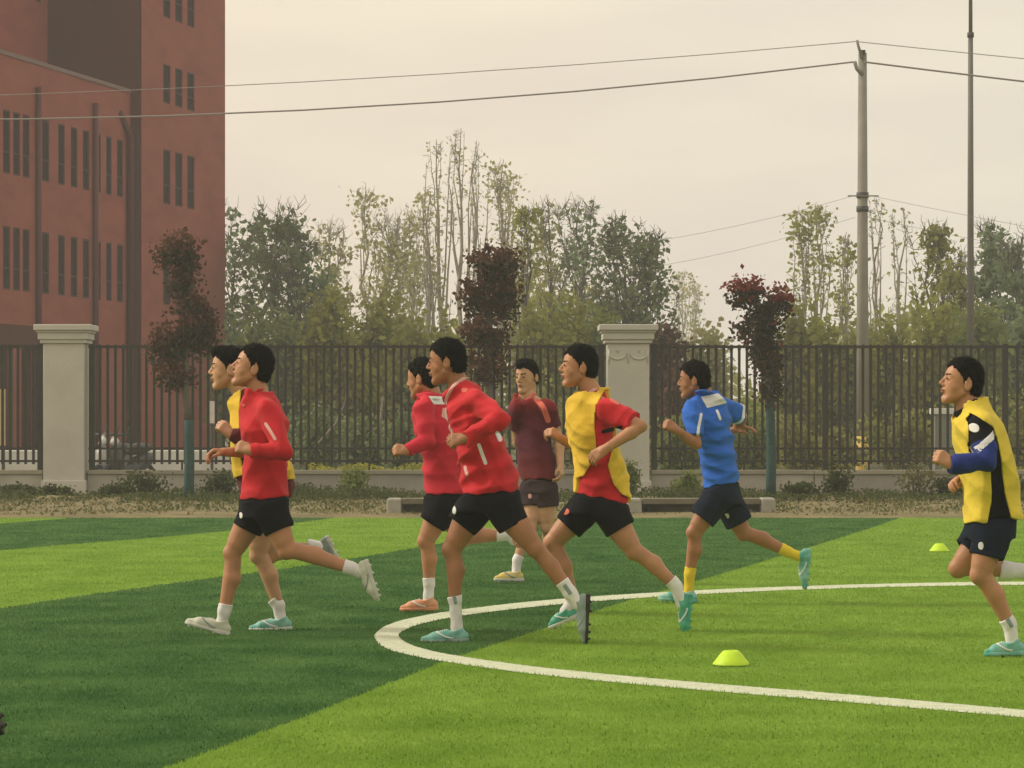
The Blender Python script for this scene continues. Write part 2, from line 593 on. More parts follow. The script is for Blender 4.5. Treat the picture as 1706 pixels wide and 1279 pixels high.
def branch_tree(h, stems, spread, rise, twigs, seed, trunk_r, fork=0.25, bend=0.15, tl=0.12):
    """list of (points, radii) tubes and leaf anchor points; tree stands at the origin"""
    rg = np.random.default_rng(seed)
    tubes = []; anchors = []
    top = np.array([rg.normal(0, .02)*h, rg.normal(0, .02)*h, h])
    tr = [np.array([0, 0, -0.1])]
    for i in range(1, 9):
        t = i/8
        tr.append(top*t + rg.normal(0, .012*h, 3)*np.array([1, 1, 0])*(t < 1))
    tubes.append((tr, [trunk_r*(1-0.93*(i/8)**0.8) for i in range(9)]))
    mains = [(tr, 1.0)]
    for k in range(stems):
        t0 = fork + (0.9-fork)*(k+rg.random()*.6)/stems
        p0 = np.array([np.interp(t0*8, range(9), [q[c] for q in tr]) for c in range(3)])
        az = rg.random()*6.283
        reach = spread*h*(0.55+0.5*rg.random())*(1.05-t0*0.75)
        topz = p0[2] + rise*h*(0.4+0.6*rg.random())*(1.0-t0*0.62)
        topz = min(topz, h*0.99)
        end = np.array([p0[0]+math.cos(az)*reach, p0[1]+math.sin(az)*reach, topz])
        mid = p0*0.5+end*0.5 + np.array([math.cos(az), math.sin(az), -0.6])*reach*bend
        pts = []
        for i in range(6):
            s = i/5
            q = (1-s)**2*p0 + 2*s*(1-s)*mid + s*s*end
            pts.append(q + rg.normal(0, .004*h, 3)*(i > 0))
        r0 = trunk_r*0.42*(1.1-t0)
        tubes.append((pts, [max(r0*(1-.85*i/5), .006) for i in range(6)]))
        mains.append((pts, 0.7))
    for (pts, w) in mains:
        nt_ = int(twigs*w)
        for _ in range(nt_):
            s = 0.3+0.7*rg.random()**0.8
            f = s*(len(pts)-1); i = min(int(f), len(pts)-2)
            p = pts[i]*(1-(f-i)) + pts[i+1]*(f-i)
            if p[2] < 0.12*h: continue
            ax = pts[i+1]-pts[i]; ax = ax/(np.linalg.norm(ax)+1e-9)
            d = ax*0.9 + rg.normal(0, .55, 3); d[2] = abs(d[2])*.6+.3*d[2]; d /= np.linalg.norm(d)
            L = tl*h*(0.35+0.8*rg.random())*(1.15-s*.6)
            q1 = p+d*L*.5+rg.normal(0, .01*h, 3); q2 = p+d*L+np.array([0, 0, L*.12])
            tubes.append(([p, q1, q2], [.016, .010, .005]))
            anchors += [q1, q2, p*.5+q1*.5, q1*.5+q2*.5]
    return tubes, np.array(anchors)


def tube_mesh(name, tubes, m, parent, n=5, smooth=True):
    mb = MB()
    for pts, rad in tubes:
        mb.tube(pts, [float(r) for r in rad], n=n if len(pts) > 3 else 3, cap=False)
    return mb.build(name, m, parent, smooth=smooth)


M_bark = mat('bark', (0.13, 0.115, 0.09), 0.95, var=0.25, scale=6, bump=0.8, bscale=30)
M_bark_pale = mat('bark_pale', (0.34, 0.31, 0.24), 0.95, var=0.2, scale=6)
M_lf_dark = leafmat('leaf_deep_green', (0.14, 0.18, 0.07), (0.25, 0.30, 0.125))
M_lf_teal = leafmat('leaf_blue_green', (0.15, 0.21, 0.10), (0.27, 0.34, 0.16))
M_lf_pale = leafmat('leaf_pale_olive', (0.30, 0.295, 0.11), (0.48, 0.46, 0.20))
M_lf_olive = leafmat('leaf_olive', (0.22, 0.23, 0.04), (0.37, 0.375, 0.075))
M_lf_green = leafmat('leaf_fresh_green', (0.15, 0.19, 0.04), (0.26, 0.30, 0.08))
M_lf_red = leafmat('leaf_red_brown', (0.085, 0.040, 0.020), (0.14, 0.058, 0.028), trans=0.25, scale=3)
M_lf_redtip = leafmat('leaf_red', (0.15, 0.030, 0.022), (0.24, 0.050, 0.034), trans=0.3, scale=3)
M_lf_shrub = leafmat('leaf_shrub', (0.055, 0.07, 0.02), (0.12, 0.14, 0.045), scale=3)
M_lf_dry = leafmat('leaf_dry', (0.13, 0.125, 0.045), (0.23, 0.20, 0.08), scale=3)
M_lf_low = leafmat('leaf_low_olive', (0.20, 0.20, 0.05), (0.34, 0.33, 0.10))
M_lf_yel = leafmat('leaf_yellow', (0.30, 0.29, 0.04), (0.46, 0.42, 0.06), scale=3)


def tree(px, top, Z, label, group, leaf, kindp, seed, base=0.0, leafsize=0.16, bark=None, wscale=1.0):
    """a background tree with trunk (trunk, limbs and twigs) and crown"""
    x = (px-CX)/F*Z
    h = CH + (HY-top)/F*Z - base
    stems, spread, rise, twigs, per, lump, fork, tl = kindp
    o = empty('tree', (x, Z, base), label, 'tree', group)
    tubes, A = branch_tree(h, stems, spread*wscale, rise, twigs, seed, 0.013*h+.03, fork=fork, tl=tl)
    tube_mesh('trunk', tubes, bark or M_bark, o)
    rg = np.random.default_rng(seed+5)
    if len(A) and per > 0:
        # uneven rounded crown outline
        rr = np.hypot(A[:, 0], A[:, 1]); az_ = np.arctan2(A[:, 1], A[:, 0]); t_ = A[:, 2]/h
        if spread >= .19:
            env = np.interp(t_, [0, .15, .4, .62, .8, .92, 1.0], [.35, .75, 1.0, .88, .60, .32, .08])*spread*wscale*h
            env *= 1+.28*np.sin(az_*2+seed)+.22*np.sin(az_*5+t_*9+seed*2)+.12*np.sin(t_*23+seed)
            A = A[rr < env]
        keep = A[rg.random(len(A)) < lump]
        C = np.repeat(keep, per, axis=0) + rg.normal(0, .018*h+.06, (len(keep)*per, 3))
        C = C[C[:, 2] < h*1.0]
        leaf_cards('crown', C, leafsize, leaf, o)
    return o


#         stems spread rise twigs leaves/anchor keep fork twig length
DENSE = (24, .28, .58, 22, 12, .13, .12, .10)
LOOSE = (20, .20, .55, 24, 8, .13, .14, .10)
SPIRE = (13, .085, .75, 18, 4, .14, .10, .05)
BARE = (9, .07, .84, 18, 2, .08, .06, .028)

TREES = [
    # px, top, Z, kind, leaf, bark, leafsize, width, label
    (398, 346, 104, DENSE, M_lf_teal, 0, .19, .85, 'deep green tree rising right beside the red tower edge, two thirds hidden by no one'),
    (462, 338, 100, DENSE, M_lf_dark, 0, .19, .85, 'deep green tree with a split rounded top, second from the red tower'),
    (508, 396, 98, DENSE, M_lf_teal, 0, .18, .70, 'lower deep green tree sloping down at the end of the dark pair by the tower'),
    (548, 372, 112, LOOSE, M_lf_pale, 1, .17, .9, 'thin pale tree standing just right of the deep green trees'),
    (607, 312, 116, SPIRE, M_lf_pale, 1, .16, 1.2, 'pale tree with a single bare spire poking above the low canopy'),
    (642, 362, 110, LOOSE, M_lf_pale, 1, .17, .9, 'loose pale tree between the single spire and the tall bare poplars'),
    (684, 358, 118, LOOSE, M_lf_pale, 1, .17, .8, 'small pale tree at the left foot of the tall bare poplars'),
    (703, 318, 112, SPIRE, M_lf_pale, 1, .15, 1.0, 'shortest poplar on the left flank of the tall bare poplar cluster'),
    (729, 232, 115, BARE, M_lf_pale, 1, .14, 1.0, 'bare poplar, second tallest, left of the tallest spire'),
    (767, 212, 113, BARE, M_lf_pale, 1, .14, 1.05, 'tallest bare poplar of all, above the middle of the fence'),
    (798, 232, 116, BARE, M_lf_pale, 1, .14, 1.0, 'bare poplar just right of the tallest spire'),
    (826, 266, 112, SPIRE, M_lf_pale, 1, .14, .9, 'bare poplar stepping down behind the brown-leaved small tree'),
    (848, 290, 117, SPIRE, M_lf_pale, 1, .14, .9, 'last bare poplar on the right flank of the tall cluster'),
    (873, 346, 100, SPIRE, M_lf_olive, 0, .17, .7, 'slim dark spire-shaped tree between the poplars and the grey-green tree'),
    (918, 338, 106, LOOSE, M_lf_pale, 0, .18, 1.0, 'grey-green tree left half of the airy pair before the dark one'),
    (968, 336, 104, LOOSE, M_lf_teal, 0, .18, 1.05, 'airy grey-green tree right half of the pair beside the dark one'),
    (1040, 362, 92, DENSE, M_lf_dark, 0, .17, .92, 'dark green tree above the fence pillar with the scroll relief'),
    (1085, 388, 94, DENSE, M_lf_dark, 0, .17, .62, 'dark green shoulder tree right against the tree above the pillar'),
    (1132, 452, 190, SPIRE, M_lf_pale, 1, .2, 1.1, 'faint far poplar in the low gap left of the red-leaved tree'),
    (1152, 470, 185, SPIRE, M_lf_pale, 1, .2, 1.1, 'smaller faint far poplar beside the other in the low gap'),
    (1335, 352, 98, SPIRE, M_lf_olive, 1, .15, 1.0, 'feathery poplar with twin bare tips right of the red-leaved tree'),
    (1362, 340, 104, SPIRE, M_lf_olive, 1, .15, 1.0, 'feathery poplar midway between the red-leaved tree and the utility pole'),
    (1408, 392, 100, SPIRE, M_lf_olive, 1, .15, .9, 'short feathery poplar touching the left side of the utility pole'),
    (1468, 328, 102, BARE, M_lf_olive, 1, .15, 1.0, 'thin bare poplar right behind the utility pole'),
    (1492, 345, 106, BARE, M_lf_olive, 1, .15, 1.0, 'thin bare poplar, next one right of the utility pole'),
    (1556, 374, 96, LOOSE, M_lf_olive, 0, .17, .9, 'yellow-green tree left of the tall thin mast'),
    (1592, 420, 94, LOOSE, M_lf_olive, 0, .17, .8, 'lower yellow-green tree directly at the tall thin mast'),
    (1662, 372, 88, DENSE, M_lf_teal, 0, .18, .95, 'dense blue-green tree at the right edge above the fence'),
    (1706, 400, 86, DENSE, M_lf_teal, 0, .18, .9, 'blue-green tree cut by the right edge of the photo'),
]
TREES[0] = TREES[0][:-1] + ('deep green tree whose crown touches the red tower edge',)
for i, (px, top, Z, kd, lf, bk, ls, ws, lab) in enumerate(TREES):
    ls *= 1.2
    tree(px, top, Z, lab, 'trees beyond the fence', lf, kd, 100+i*7, leafsize=ls, bark=[M_bark, M_bark_pale][bk], wscale=ws)


def bush(name, px, top, Z, wpx, label, leaf, seed, n=1600, base=0.0, size=.16, group=None, depth=0.6, cat='bush', hollow=0.0):
    x = (px-CX)/F*Z; h = CH+(HY-top)/F*Z-base; w = wpx/F*Z/2
    rg = np.random.default_rng(seed)
    o = empty(name, (x, Z, base), label, cat, group)
    mb = []
    lobes = []
    for k in range(9):
        a = rg.random()*6.28; r = w*(0.2+0.75*rg.random())
        e_ = np.array([math.cos(a)*r, math.sin(a)*r*depth, h*(0.45+0.5*rg.random())*(1-.35*(r/w)**2)])
        mb.append(([np.array([math.cos(a)*.06, math.sin(a)*.06, -.05]), e_*.55+rg.normal(0, .03, 3), e_], [.02+.006*h, .012+.004*h, .006]))
        lobes.append(e_)
    tube_mesh('stem', mb, M_bark, o)
    lobes = np.array(lobes)
    k = rg.integers(0, len(lobes), n)
    C = lobes[k]*(0.35+0.65*rg.random((n, 1))**.5) + rg.normal(0, 1, (n, 3))*np.array([w*.24, w*.24*depth, h*.11])
    C = C[(C[:, 2] > 0.02) & (C[:, 2] < h)]
    leaf_cards('foliage', C, size, leaf, o)
    return o


BUSH = [
    (408, 500, 84, 110, M_lf_green, 'dull green bush rising behind the fence beside the tower'),
    (478, 520, 82, 120, M_lf_green, 'low green bush behind the two leftmost red runners'),
    (556, 478, 80, 120, M_lf_olive, 'tall olive bush behind the fence left of the runners in the middle'),
    (628, 470, 83, 130, M_lf_olive, 'tallest olive bush under the single spire tree'),
    (700, 484, 79, 120, M_lf_olive, 'olive bush left of the brown-leaved small tree'),
    (755, 500, 82, 110, M_lf_olive, 'olive bush half behind the brown-leaved small tree'),
    (890, 478, 80, 110, M_lf_olive, 'olive bush right of the brown-leaved small tree'),
    (950, 490, 82, 110, M_lf_olive, 'olive bush below the airy grey-green pair'),
    (1005, 512, 78, 90, M_lf_green, 'green bush just left of the scroll-relief pillar'),
    (1112, 540, 76, 90, M_lf_red, 'reddish bush just right of the scroll-relief pillar'),
    (1180, 528, 90, 120, M_lf_pale, 'greyish bush in the low gap of the treeline'),
    (1335, 500, 84, 120, M_lf_olive, 'olive bush at the foot of the feathery poplars'),
    (1400, 520, 82, 110, M_lf_olive, 'olive bush left beside the utility pole'),
    (1478, 525, 84, 110, M_lf_olive, 'olive bush right beside the utility pole'),
    (1555, 496, 80, 120, M_lf_olive, 'olive bush left below the tall thin mast'),
    (1625, 505, 78, 120, M_lf_green, 'green bush right of the foot of the tall thin mast'),
    (1700, 500, 80, 120, M_lf_teal, 'blue-green bush in the right corner above the fence'),
]
for i, (px, top, Z, w, lf, lab) in enumerate(BUSH):
    bush('bush', px, top, Z, w, lab, lf, 300+i, n=3600, size=.20, group='bushes behind the fence')
# lower, darker growth close behind the bars
LOWB = [
    (520, 668, 58, 120, M_lf_dark, 'dark low bush leaning behind the bars right of the leftmost red runners'),
    (600, 690, 60, 110, M_lf_dark, 'dark low bush behind the bars with a pale stick across it'),
    (672, 676, 57, 90, M_lf_dark, 'dark low bush behind the bars at the fist of the red runner'),
    (900, 600, 66, 120, M_lf_low, 'dark bush behind the bars above the maroon runner'),
    (975, 610, 64, 110, M_lf_low, 'dark bush behind the bars against the scroll-relief pillar'),
    (1118, 600, 66, 80, M_lf_red, 'brown dense bush behind the bars before the face of the blue runner'),
    (1130, 690, 58, 110, M_lf_green, 'green low bush behind the bars right beside the pillar'),
    (1240, 665, 60, 110, M_lf_green, 'green low bush behind the bars and the blue runner'),
    (1330, 690, 58, 110, M_lf_low, 'dark low bush behind the bars right of the teal-painted trunk'),
    (1400, 700, 60, 80, M_lf_low, 'dark low bush behind the bars left of the pole foot'),
    (1500, 665, 61, 120, M_lf_low, 'dark low bush behind the bars right of the pole foot'),
    (1620, 640, 64, 140, M_lf_low, 'dark bush behind the bars and the runner at the right'),
    (1720, 640, 64, 120, M_lf_low, 'dark bush behind the bars in the right corner'),
    (430, 668, 60, 70, M_lf_low, 'dark low bush behind the bars hidden by the two leftmost red runners'),
]
for i, (px, top, Z, w, lf, lab) in enumerate(LOWB):
    bush('bush', px, top, Z, w, lab, lf, 400+i, n=1700, size=.11, group='low bushes right behind the fence')

# continuous far wood that closes the view under the trees
N = 30000
far_x = (RNG.random(N)*2-1)*55
far_y = 118+RNG.random(N)*22
hh = 5.2+1.2*np.sin(far_x*.33+1)+.9*np.sin(far_x*.9)+.5*np.sin(far_x*2.3)
hh = np.where((far_x > 5.5) & (far_x < 11.5), hh*.6, hh)
C = np.stack([far_x, far_y, hh*RNG.random(N)**0.75], 1)
tag(leaf_cards('far_wood', C, .42, M_lf_olive), 'olive green wood closing the view under the far trees', kind='stuff')

# ------------------------------------------------------------------ small red-leaved trees in front of the wall
M_teal_bark = mat('teal_paint_bark', (0.022, 0.055, 0.052), 0.9, col2=(0.045, 0.09, 0.08), scale=9, bump=0.5)


def red_tree(px, base_py, Z, lobes, label, seed, trunk_pts, teal_top, leaf, mix=0.35, n=2600):
    bz = .12
    x0, _, _ = PX(px, base_py, Z)
    o = empty('small_tree', (float(x0), Z, bz), label, 'tree', 'small red-leaved trees by the wall')
    L = lambda x, y, dy=0: PX(x, y, Z+dy)-np.array([x0, Z, bz])
    pts = [L(*p) for p in trunk_pts]
    pts[0][2] = -.05
    zt = L(px, teal_top)[2]
    zz = [p[2] for p in pts]
    rad = [.075 - .035*(i/(len(pts)-1)) for i in range(len(pts))]
    f = lambda z: (np.array([np.interp(z, zz, [p[c] for p in pts]) for c in range(3)]), float(np.interp(z, zz, rad)))
    lo_, hi_ = [], []
    for t in np.linspace(zz[0], zt, 6): lo_.append(f(t))
    for t in np.linspace(zt, zz[-1], 8): hi_.append(f(t))
    mb = MB(); mb.tube([p for p, _ in lo_], [r+.006 for _, r in lo_], 12); mb.build('painted_trunk', M_teal_bark, o, smooth=True)
    mb = MB(); mb.tube([p for p, _ in hi_], [r for _, r in hi_], 10)
    rg = np.random.default_rng(seed)
    Cs = []; Ct = []
    for (lx, ly, rx, ry) in lobes:
        c = L(lx, ly); r = np.array([rx/F*Z, rx/F*Z*.85, ry/F*Z])
        s = f(min(c[2]-r[2]*.8, zz[-1]))[0]
        for k in range(7):
            d = rg.normal(size=3); d /= np.linalg.norm(d); d[2] = abs(d[2])*.8-.1
            e_ = c+d*r*.85
            mb.tube([s, s*.4+e_*.6+rg.normal(0, .04, 3), e_], [.025, .014, .006], 5, cap=False)
        k = int(n*.42*rx*ry/900)
        cl = rg.normal(size=(60, 3)); cl /= np.linalg.norm(cl, axis=1)[:, None]
        cl = c + cl*r*(0.3+.95*rg.random((60, 1)))*np.array([1, 1, 1])
        C = cl[rg.integers(0, 60, k)] + rg.normal(0, .07, (k, 3))
        tip = (C[:, 2] > c[2]+r[2]*.1) if (mix > .25 or ly < 515) else np.zeros(len(C), bool)
        Ct.append(C[tip]); Cs.append(C[~tip])
    mb.build('trunk', M_bark, o, smooth=True)
    Cs = np.concatenate(Cs); Ct = np.concatenate(Ct)
    mk = rg.random(len(Cs)) < mix
    leaf_cards('crown', np.concatenate([Cs[~mk]]), .075, leaf[0], o)
    leaf_cards('new_leaves', np.concatenate([Ct, Cs[mk]]), .075, leaf[1], o)
    return o


M_lf_brown = leafmat('leaf_brown', (0.040, 0.032, 0.016), (0.070, 0.052, 0.024), scale=3)
red_tree(313, 828, 45.5, [(300, 420, 34, 32), (306, 472, 20, 24), (318, 510, 28, 24), (280, 575, 28, 36), (328, 545, 30, 44), (292, 626, 26, 24)],
         'small brown-leaved tree with teal-painted trunk in front of the red tower', 21,
         [(314, 828), (316, 760), (314, 700), (308, 640), (312, 560), (305, 480), (298, 430)], 700, (M_lf_brown, M_lf_red), .3)
red_tree(812, 828, 45.5, [(824, 440, 40, 28), (800, 498, 28, 34), (838, 490, 26, 34), (812, 560, 34, 34), (812, 615, 26, 26)],
         'small brown-leaved tree behind the runners in the middle, trunk hidden', 22,
         [(812, 828), (812, 740), (815, 650), (814, 560), (818, 480), (822, 440)], 700, (M_lf_brown, M_lf_red), .3)
red_tree(1284, 828, 45.5, [(1241, 488, 27, 26), (1294, 505, 23, 22), (1264, 545, 34, 30), (1276, 592, 24, 34), (1283, 645, 15, 28)],
         'small tree with bright red top leaves and teal-painted trunk right of the blue runner', 23,
         [(1284, 828), (1285, 750), (1283, 680), (1280, 600), (1268, 540), (1262, 500)], 640, (M_lf_brown, M_lf_redtip), .06)

# ------------------------------------------------------------------ fence, pillars, low wall
FZ = 48.0
S = FZ/F
M_plaster = mat('painted_plaster', (0.54, 0.515, 0.44), 0.9, var=0.09, scale=1.6, bump=0.25, bscale=20, detail=8)
M_wall = mat('wall_render', (0.30, 0.28, 0.23), 0.95, col2=(0.46, 0.435, 0.36), scale=1.4, bump=0.4, bscale=14, detail=8)
M_iron = mat('dark_iron', (0.030, 0.025, 0.018), 0.55, var=0.2, scale=5, spec=0.4)


def zz(py, Z=FZ): return CH+(HY-py)/F*Z
def xx(px, Z=FZ): return (px-CX)/F*Z


BED = .12
GARL = None


def pillar(x0, x1, label, scroll):
    cx = (xx(x0)+xx(x1))/2; w = xx(x1)-xx(x0); hw = w/2
    o = empty('fence_pillar', (cx, FZ+.1, BED), label, 'pillar', 'pillars of the fence')
    dz = -BED
    MB().box(-hw, hw, -hw*.9, hw*.9, -.25, zz(572)+dz).build('shaft', M_plaster, o, bevel=.012)
    MB().box(-hw-.03, hw+.03, -hw*.9-.03, hw*.9+.03, -.25, .22).build('plinth', M_plaster, o, bevel=.012)
    # cap in three courses
    mb = MB()
    mb.box(-hw-.045, hw+.045, -hw*.9-.045, hw*.9+.045, zz(572)+dz-.001, zz(566)+dz)
    mb.box(-hw-.075, hw+.075, -hw*.9-.075, hw*.9+.075, zz(566)+dz, zz(555)+dz)
    mb.build('cap_moulding', M_plaster, o, bevel=.012)
    mb = MB()
    mb.box(-hw-.10, hw+.10, -hw*.9-.10, hw*.9+.10, zz(555)+dz+.001, zz(551)+dz)
    mb.box(-hw-.135, hw+.135, -hw*.9-.135, hw*.9+.135, zz(551)+dz, zz(541)+dz)
    mb.build('cap', M_plaster, o, bevel=.014)
    if scroll:
        f = -hw*.9
        mb = MB()
        for c in (-.17, .17):
            pts = [(c+.15*math.cos(t), f-.005, zz(583)+dz-.02-.13*math.sin(t)) for t in np.linspace(0, math.pi, 12)]
            mb.tube(pts, [.008+.010*math.sin(t) for t in np.linspace(0, math.pi, 12)], 8)
            mb.tube([(c, f-.01, zz(583)+dz+.01), (c, f-.012, zz(583)+dz-.04)], .014, 8)
        for c in (-.32, 0, .32):
            mb.tube([(c*.96, f-.01, zz(583)+dz), (c*.96, f-.012, zz(606)+dz)], [.018, .006], 8)
        mb.build('scroll_relief', M_plaster, o, smooth=True)
    return o


pillar(75, 143, 'pale plaster pillar with flat cap left of the brown-leaved small tree', False)
pillar(1011, 1081, 'pale plaster pillar with scroll relief behind the yellow-bibbed runner in the middle', True)

M_cap = mat('wall_cap', (0.33, 0.30, 0.22), 0.9, var=0.15, scale=3)
for (a, b, lab) in ((-200, 72, 'low rendered wall left of the first pillar'), (146, 1008, 'low rendered wall between the two pale pillars'), (1084, 1900, 'low rendered wall right of the scroll-relief pillar')):
    o = empty('low_wall', (xx(a), FZ+.1, 0), lab, 'wall', 'low wall under the fence')
    L_ = xx(b)-xx(a)
    npan = max(1, round(L_/3.0))
    for k in range(npan):
        u0, u1 = L_*k/npan, L_*(k+1)/npan
        MB().box(u0+.006, u1-.006, -.13, .13, -.1, zz(790)).build('wall_panel', M_wall, o, bevel=.01)
        MB().box(u0+.003, u1-.003, -.17, .17, zz(790)+.001, zz(783)).build('wall_cap', M_cap, o, bevel=.008)

bar_me = None


def fence(a, b, label, posts):
    global bar_me
    o = empty('iron_fence', (xx(a), FZ+.1, zz(783)), label, 'fence', 'iron fences on the low wall')
    z0 = zz(783); L_ = xx(b)-xx(a)
    ht, h1, h2 = zz(575)-z0, zz(747)-z0, zz(768)-z0
    MB().box(0, L_, -.025, .025, ht-.045, ht).build('top_rail', M_iron, o)
    MB().box(0, L_, -.022, .022, h1-.018, h1+.018).build('middle_rail', M_iron, o)
    MB().box(0, L_, -.022, .022, h2-.018, h2+.018).build('bottom_rail', M_iron, o)
    if bar_me is None:
        mb = MB().box(-.021, .021, -.018, .018, h2-.05, ht+.012)
        mb.box(-.026, .026, -.021, .021, ht-.075, ht-.05)
        bar_me = bpy.data.meshes.new('bar'); bar_me.from_pydata(mb.v, [], mb.f); bar_me.materials.append(M_iron)
    n = int(L_/.124)
    for k in range(n):
        p = a + (k+.5)*12.9
        if any(abs(p-q) < 8 for q in posts): continue
        ob = link('bar', bar_me, parent=o); ob.location = (xx(p)-xx(a), 0, 0)
    for q in posts:
        MB().box(xx(q)-xx(a)-.045, xx(q)-xx(a)+.045, -.045, .045, -.003, ht+.02).build('post', M_iron, o)
    for k in range(int(L_/1.0)):
        MB().box(k*1.0+.5-.015, k*1.0+.5+.015, -.015, .015, 0, h2-.018).build('foot', M_iron, o)


fence(-120, 73, 'dark iron fence stretch left of the first pale pillar', [-60, 66])
fence(146, 1008, 'dark iron fence stretch between the two pale pillars', [152, 436, 722, 1002])
fence(1084, 1860, 'dark iron fence stretch right of the scroll-relief pillar', [1090, 1376, 1676])

# ------------------------------------------------------------------ benches on the dirt edge
M_stone = mat('pale_stone', (0.34, 0.32, 0.26), 0.9, var=0.15, scale=6, bump=0.4)
M_slab = mat('weathered_slab', (0.16, 0.14, 0.09), 0.9, var=0.2, scale=5, bump=0.4)


def bench(x0, x1, label):
    BZ = 41.0
    a, b = xx(x0, BZ), xx(x1, BZ)
    c = (a+b)/2
    o = empty('stone_bench', (c, BZ, .045), label, 'bench', 'stone benches at the pitch edge')
    hh = zz(829, BZ)-.045
    w = b-a
    for sx in (-1, 1):
        MB().box(sx*w/2-(.2 if sx > 0 else 0), sx*w/2+(.2 if sx < 0 else 0), -.22, .22, -.06, hh-.005 if sx < 0 else hh).build('leg', M_stone, o, bevel=.03)
    MB().box(-w/2+.205, w/2-.205, -.2, .2, hh-.085, hh-.005).build('seat', M_slab, o, bevel=.012)
    MB().box(-w/2+.205, w/2-.205, .1, .16, hh-.2, hh-.088).build('apron', M_slab, o)


bench(645, 889, 'low stone bench behind the long-sleeved red runners')
bench(1044, 1290, 'low stone bench behind the blue runner')

# ------------------------------------------------------------------ plants in the bed
SHR = [
    (30, 800, 60, M_lf_shrub, 'dark weedy shrub at the foot of the wall left of the first pillar'),
    (85, 805, 60, M_lf_shrub, 'dark weedy shrub at the foot of the first pillar'),
    (178, 805, 70, M_lf_shrub, 'low dark shrub just right of the first pillar'),
    (238, 782, 95, M_lf_shrub, 'widest dark shrub left of the teal-painted trunk'),
    (368, 776, 80, M_lf_shrub, 'dark shrub below the elbows of the two leftmost runners'),
    (496, 800, 60, M_lf_shrub, 'low dark shrub behind the leftmost red runner'),
    (588, 775, 60, M_lf_green, 'upright weedy plant against the wall between the runners'),
    (1050, 762, 36, M_lf_green, 'young leafy plant at the foot of the scroll-relief pillar'),
    (1140, 782, 60, M_lf_green, 'leafy plant at the wall left of the blue runner'),
    (1330, 800, 60, M_lf_shrub, 'dark low shrub right of the teal-painted trunk'),
    (1396, 765, 50, M_lf_shrub, 'thin brownish shrub standing before the foot of the utility pole'),
    (1528, 762, 90, M_lf_dry, 'olive dry shrub left of the runner at the right'),
    (1590, 790, 60, M_lf_shrub, 'dark low shrub by the fist of the runner at the right'),
    (1700, 790, 50, M_lf_shrub, 'dark shrub at the wall behind the runner at the right'),
]
for i, (px, top, w, lf, lab) in enumerate(SHR):
    bush('shrub', px, top, 46.4, w, lab, lf, 500+i, n=700 if lf is not M_lf_dry else 380, size=.06, base=BED-.02, group='shrubs in the planting bed', cat='shrub')


def scatter(name, label, x0, x1, y0, y1, n, hmin, hmax, m, size, seed, zb=.1):
    rg = np.random.default_rng(seed)
    x = x0+(x1-x0)*rg.random(n); y = y0+(y1-y0)*rg.random(n)
    dens = .5+.5*np.sin(x*1.7+seed)*np.sin(x*.63+2*seed)
    keep = rg.random(n) < .25+dens*.75
    x, y, dens = x[keep], y[keep], dens[keep]
    z = np.interp(y, prof_y, prof_z) + (hmin+(hmax-hmin)*rg.random(len(x))**1.6*(.3+.7*dens))
    return tag(leaf_cards(name, np.stack([x, y, z], 1), size, m, up=.6), label, kind='stuff')


scatter('weeds', 'dark weeds growing along the foot of the wall', -9, 9, 44.4, 47.6, 21000, .0, .17, M_lf_shrub, .055, 3)
scatter('dry_grass', 'dry straw-coloured grass on the dirt strip', -9, 9, 40.25, 45.8, 9000, .0, .05, M_lf_dry, .05, 5)
scatter('green_grass', 'thin green grass tufts on the dirt strip', -9, 9, 41.0, 46.4, 8000, .0, .08, M_lf_shrub, .05, 9)
scatter('dead_leaves', 'dead brown leaves lying in the bed by the wall', -9, 9, 43.5, 46.4, 1200, .0, .05, M_lf_brown, .05, 12)
# yellow blossom strip behind the bars
rg = np.random.default_rng(77)
n = 2600
x = xx(505)+(xx(770)-xx(505))*rg.random(n)
C = np.stack([x, 48.6+rg.random(n)*.8, .25+.32*rg.random(n)+.05*np.sin(x*7)], 1)
tag(leaf_cards('yellow_flowers', C, .05, M_lf_yel), 'yellow-green blossoming weeds along the back of the wall', kind='stuff')
n = 1500
x = xx(1590)+(xx(1760)-xx(1590))*rg.random(n)
C = np.stack([x, 48.6+rg.random(n)*.8, .25+.30*rg.random(n)], 1)
tag(leaf_cards('yellow_flowers', C, .05, M_lf_yel), 'yellow blossoming weeds behind the wall at the right', kind='stuff')
# bare leaning sticks behind the bars
M_stick = mat('grey_stick', (0.20, 0.18, 0.15), 0.9, var=.2)
st = [PX(525, 745, 54), PX(560, 705, 54), PX(576, 668, 54), PX(580, 640, 54)]
tag(MB().tube(st, [.025, .02, .016, .01], 6).build('bare_branch', M_stick, loc=tuple(float(q) for q in st[0]), smooth=True), 'pale bare branch leaning behind the bars left of the middle runners', 'branch')
st = [PX(632, 745, 54), PX(634, 700, 54), PX(638, 660, 54)]
tag(MB().tube(st, [.03, .024, .012], 6).build('bare_branch', M_stick, loc=tuple(float(q) for q in st[0]), smooth=True), 'upright pale bare branch behind the bars near the red fist', 'branch')

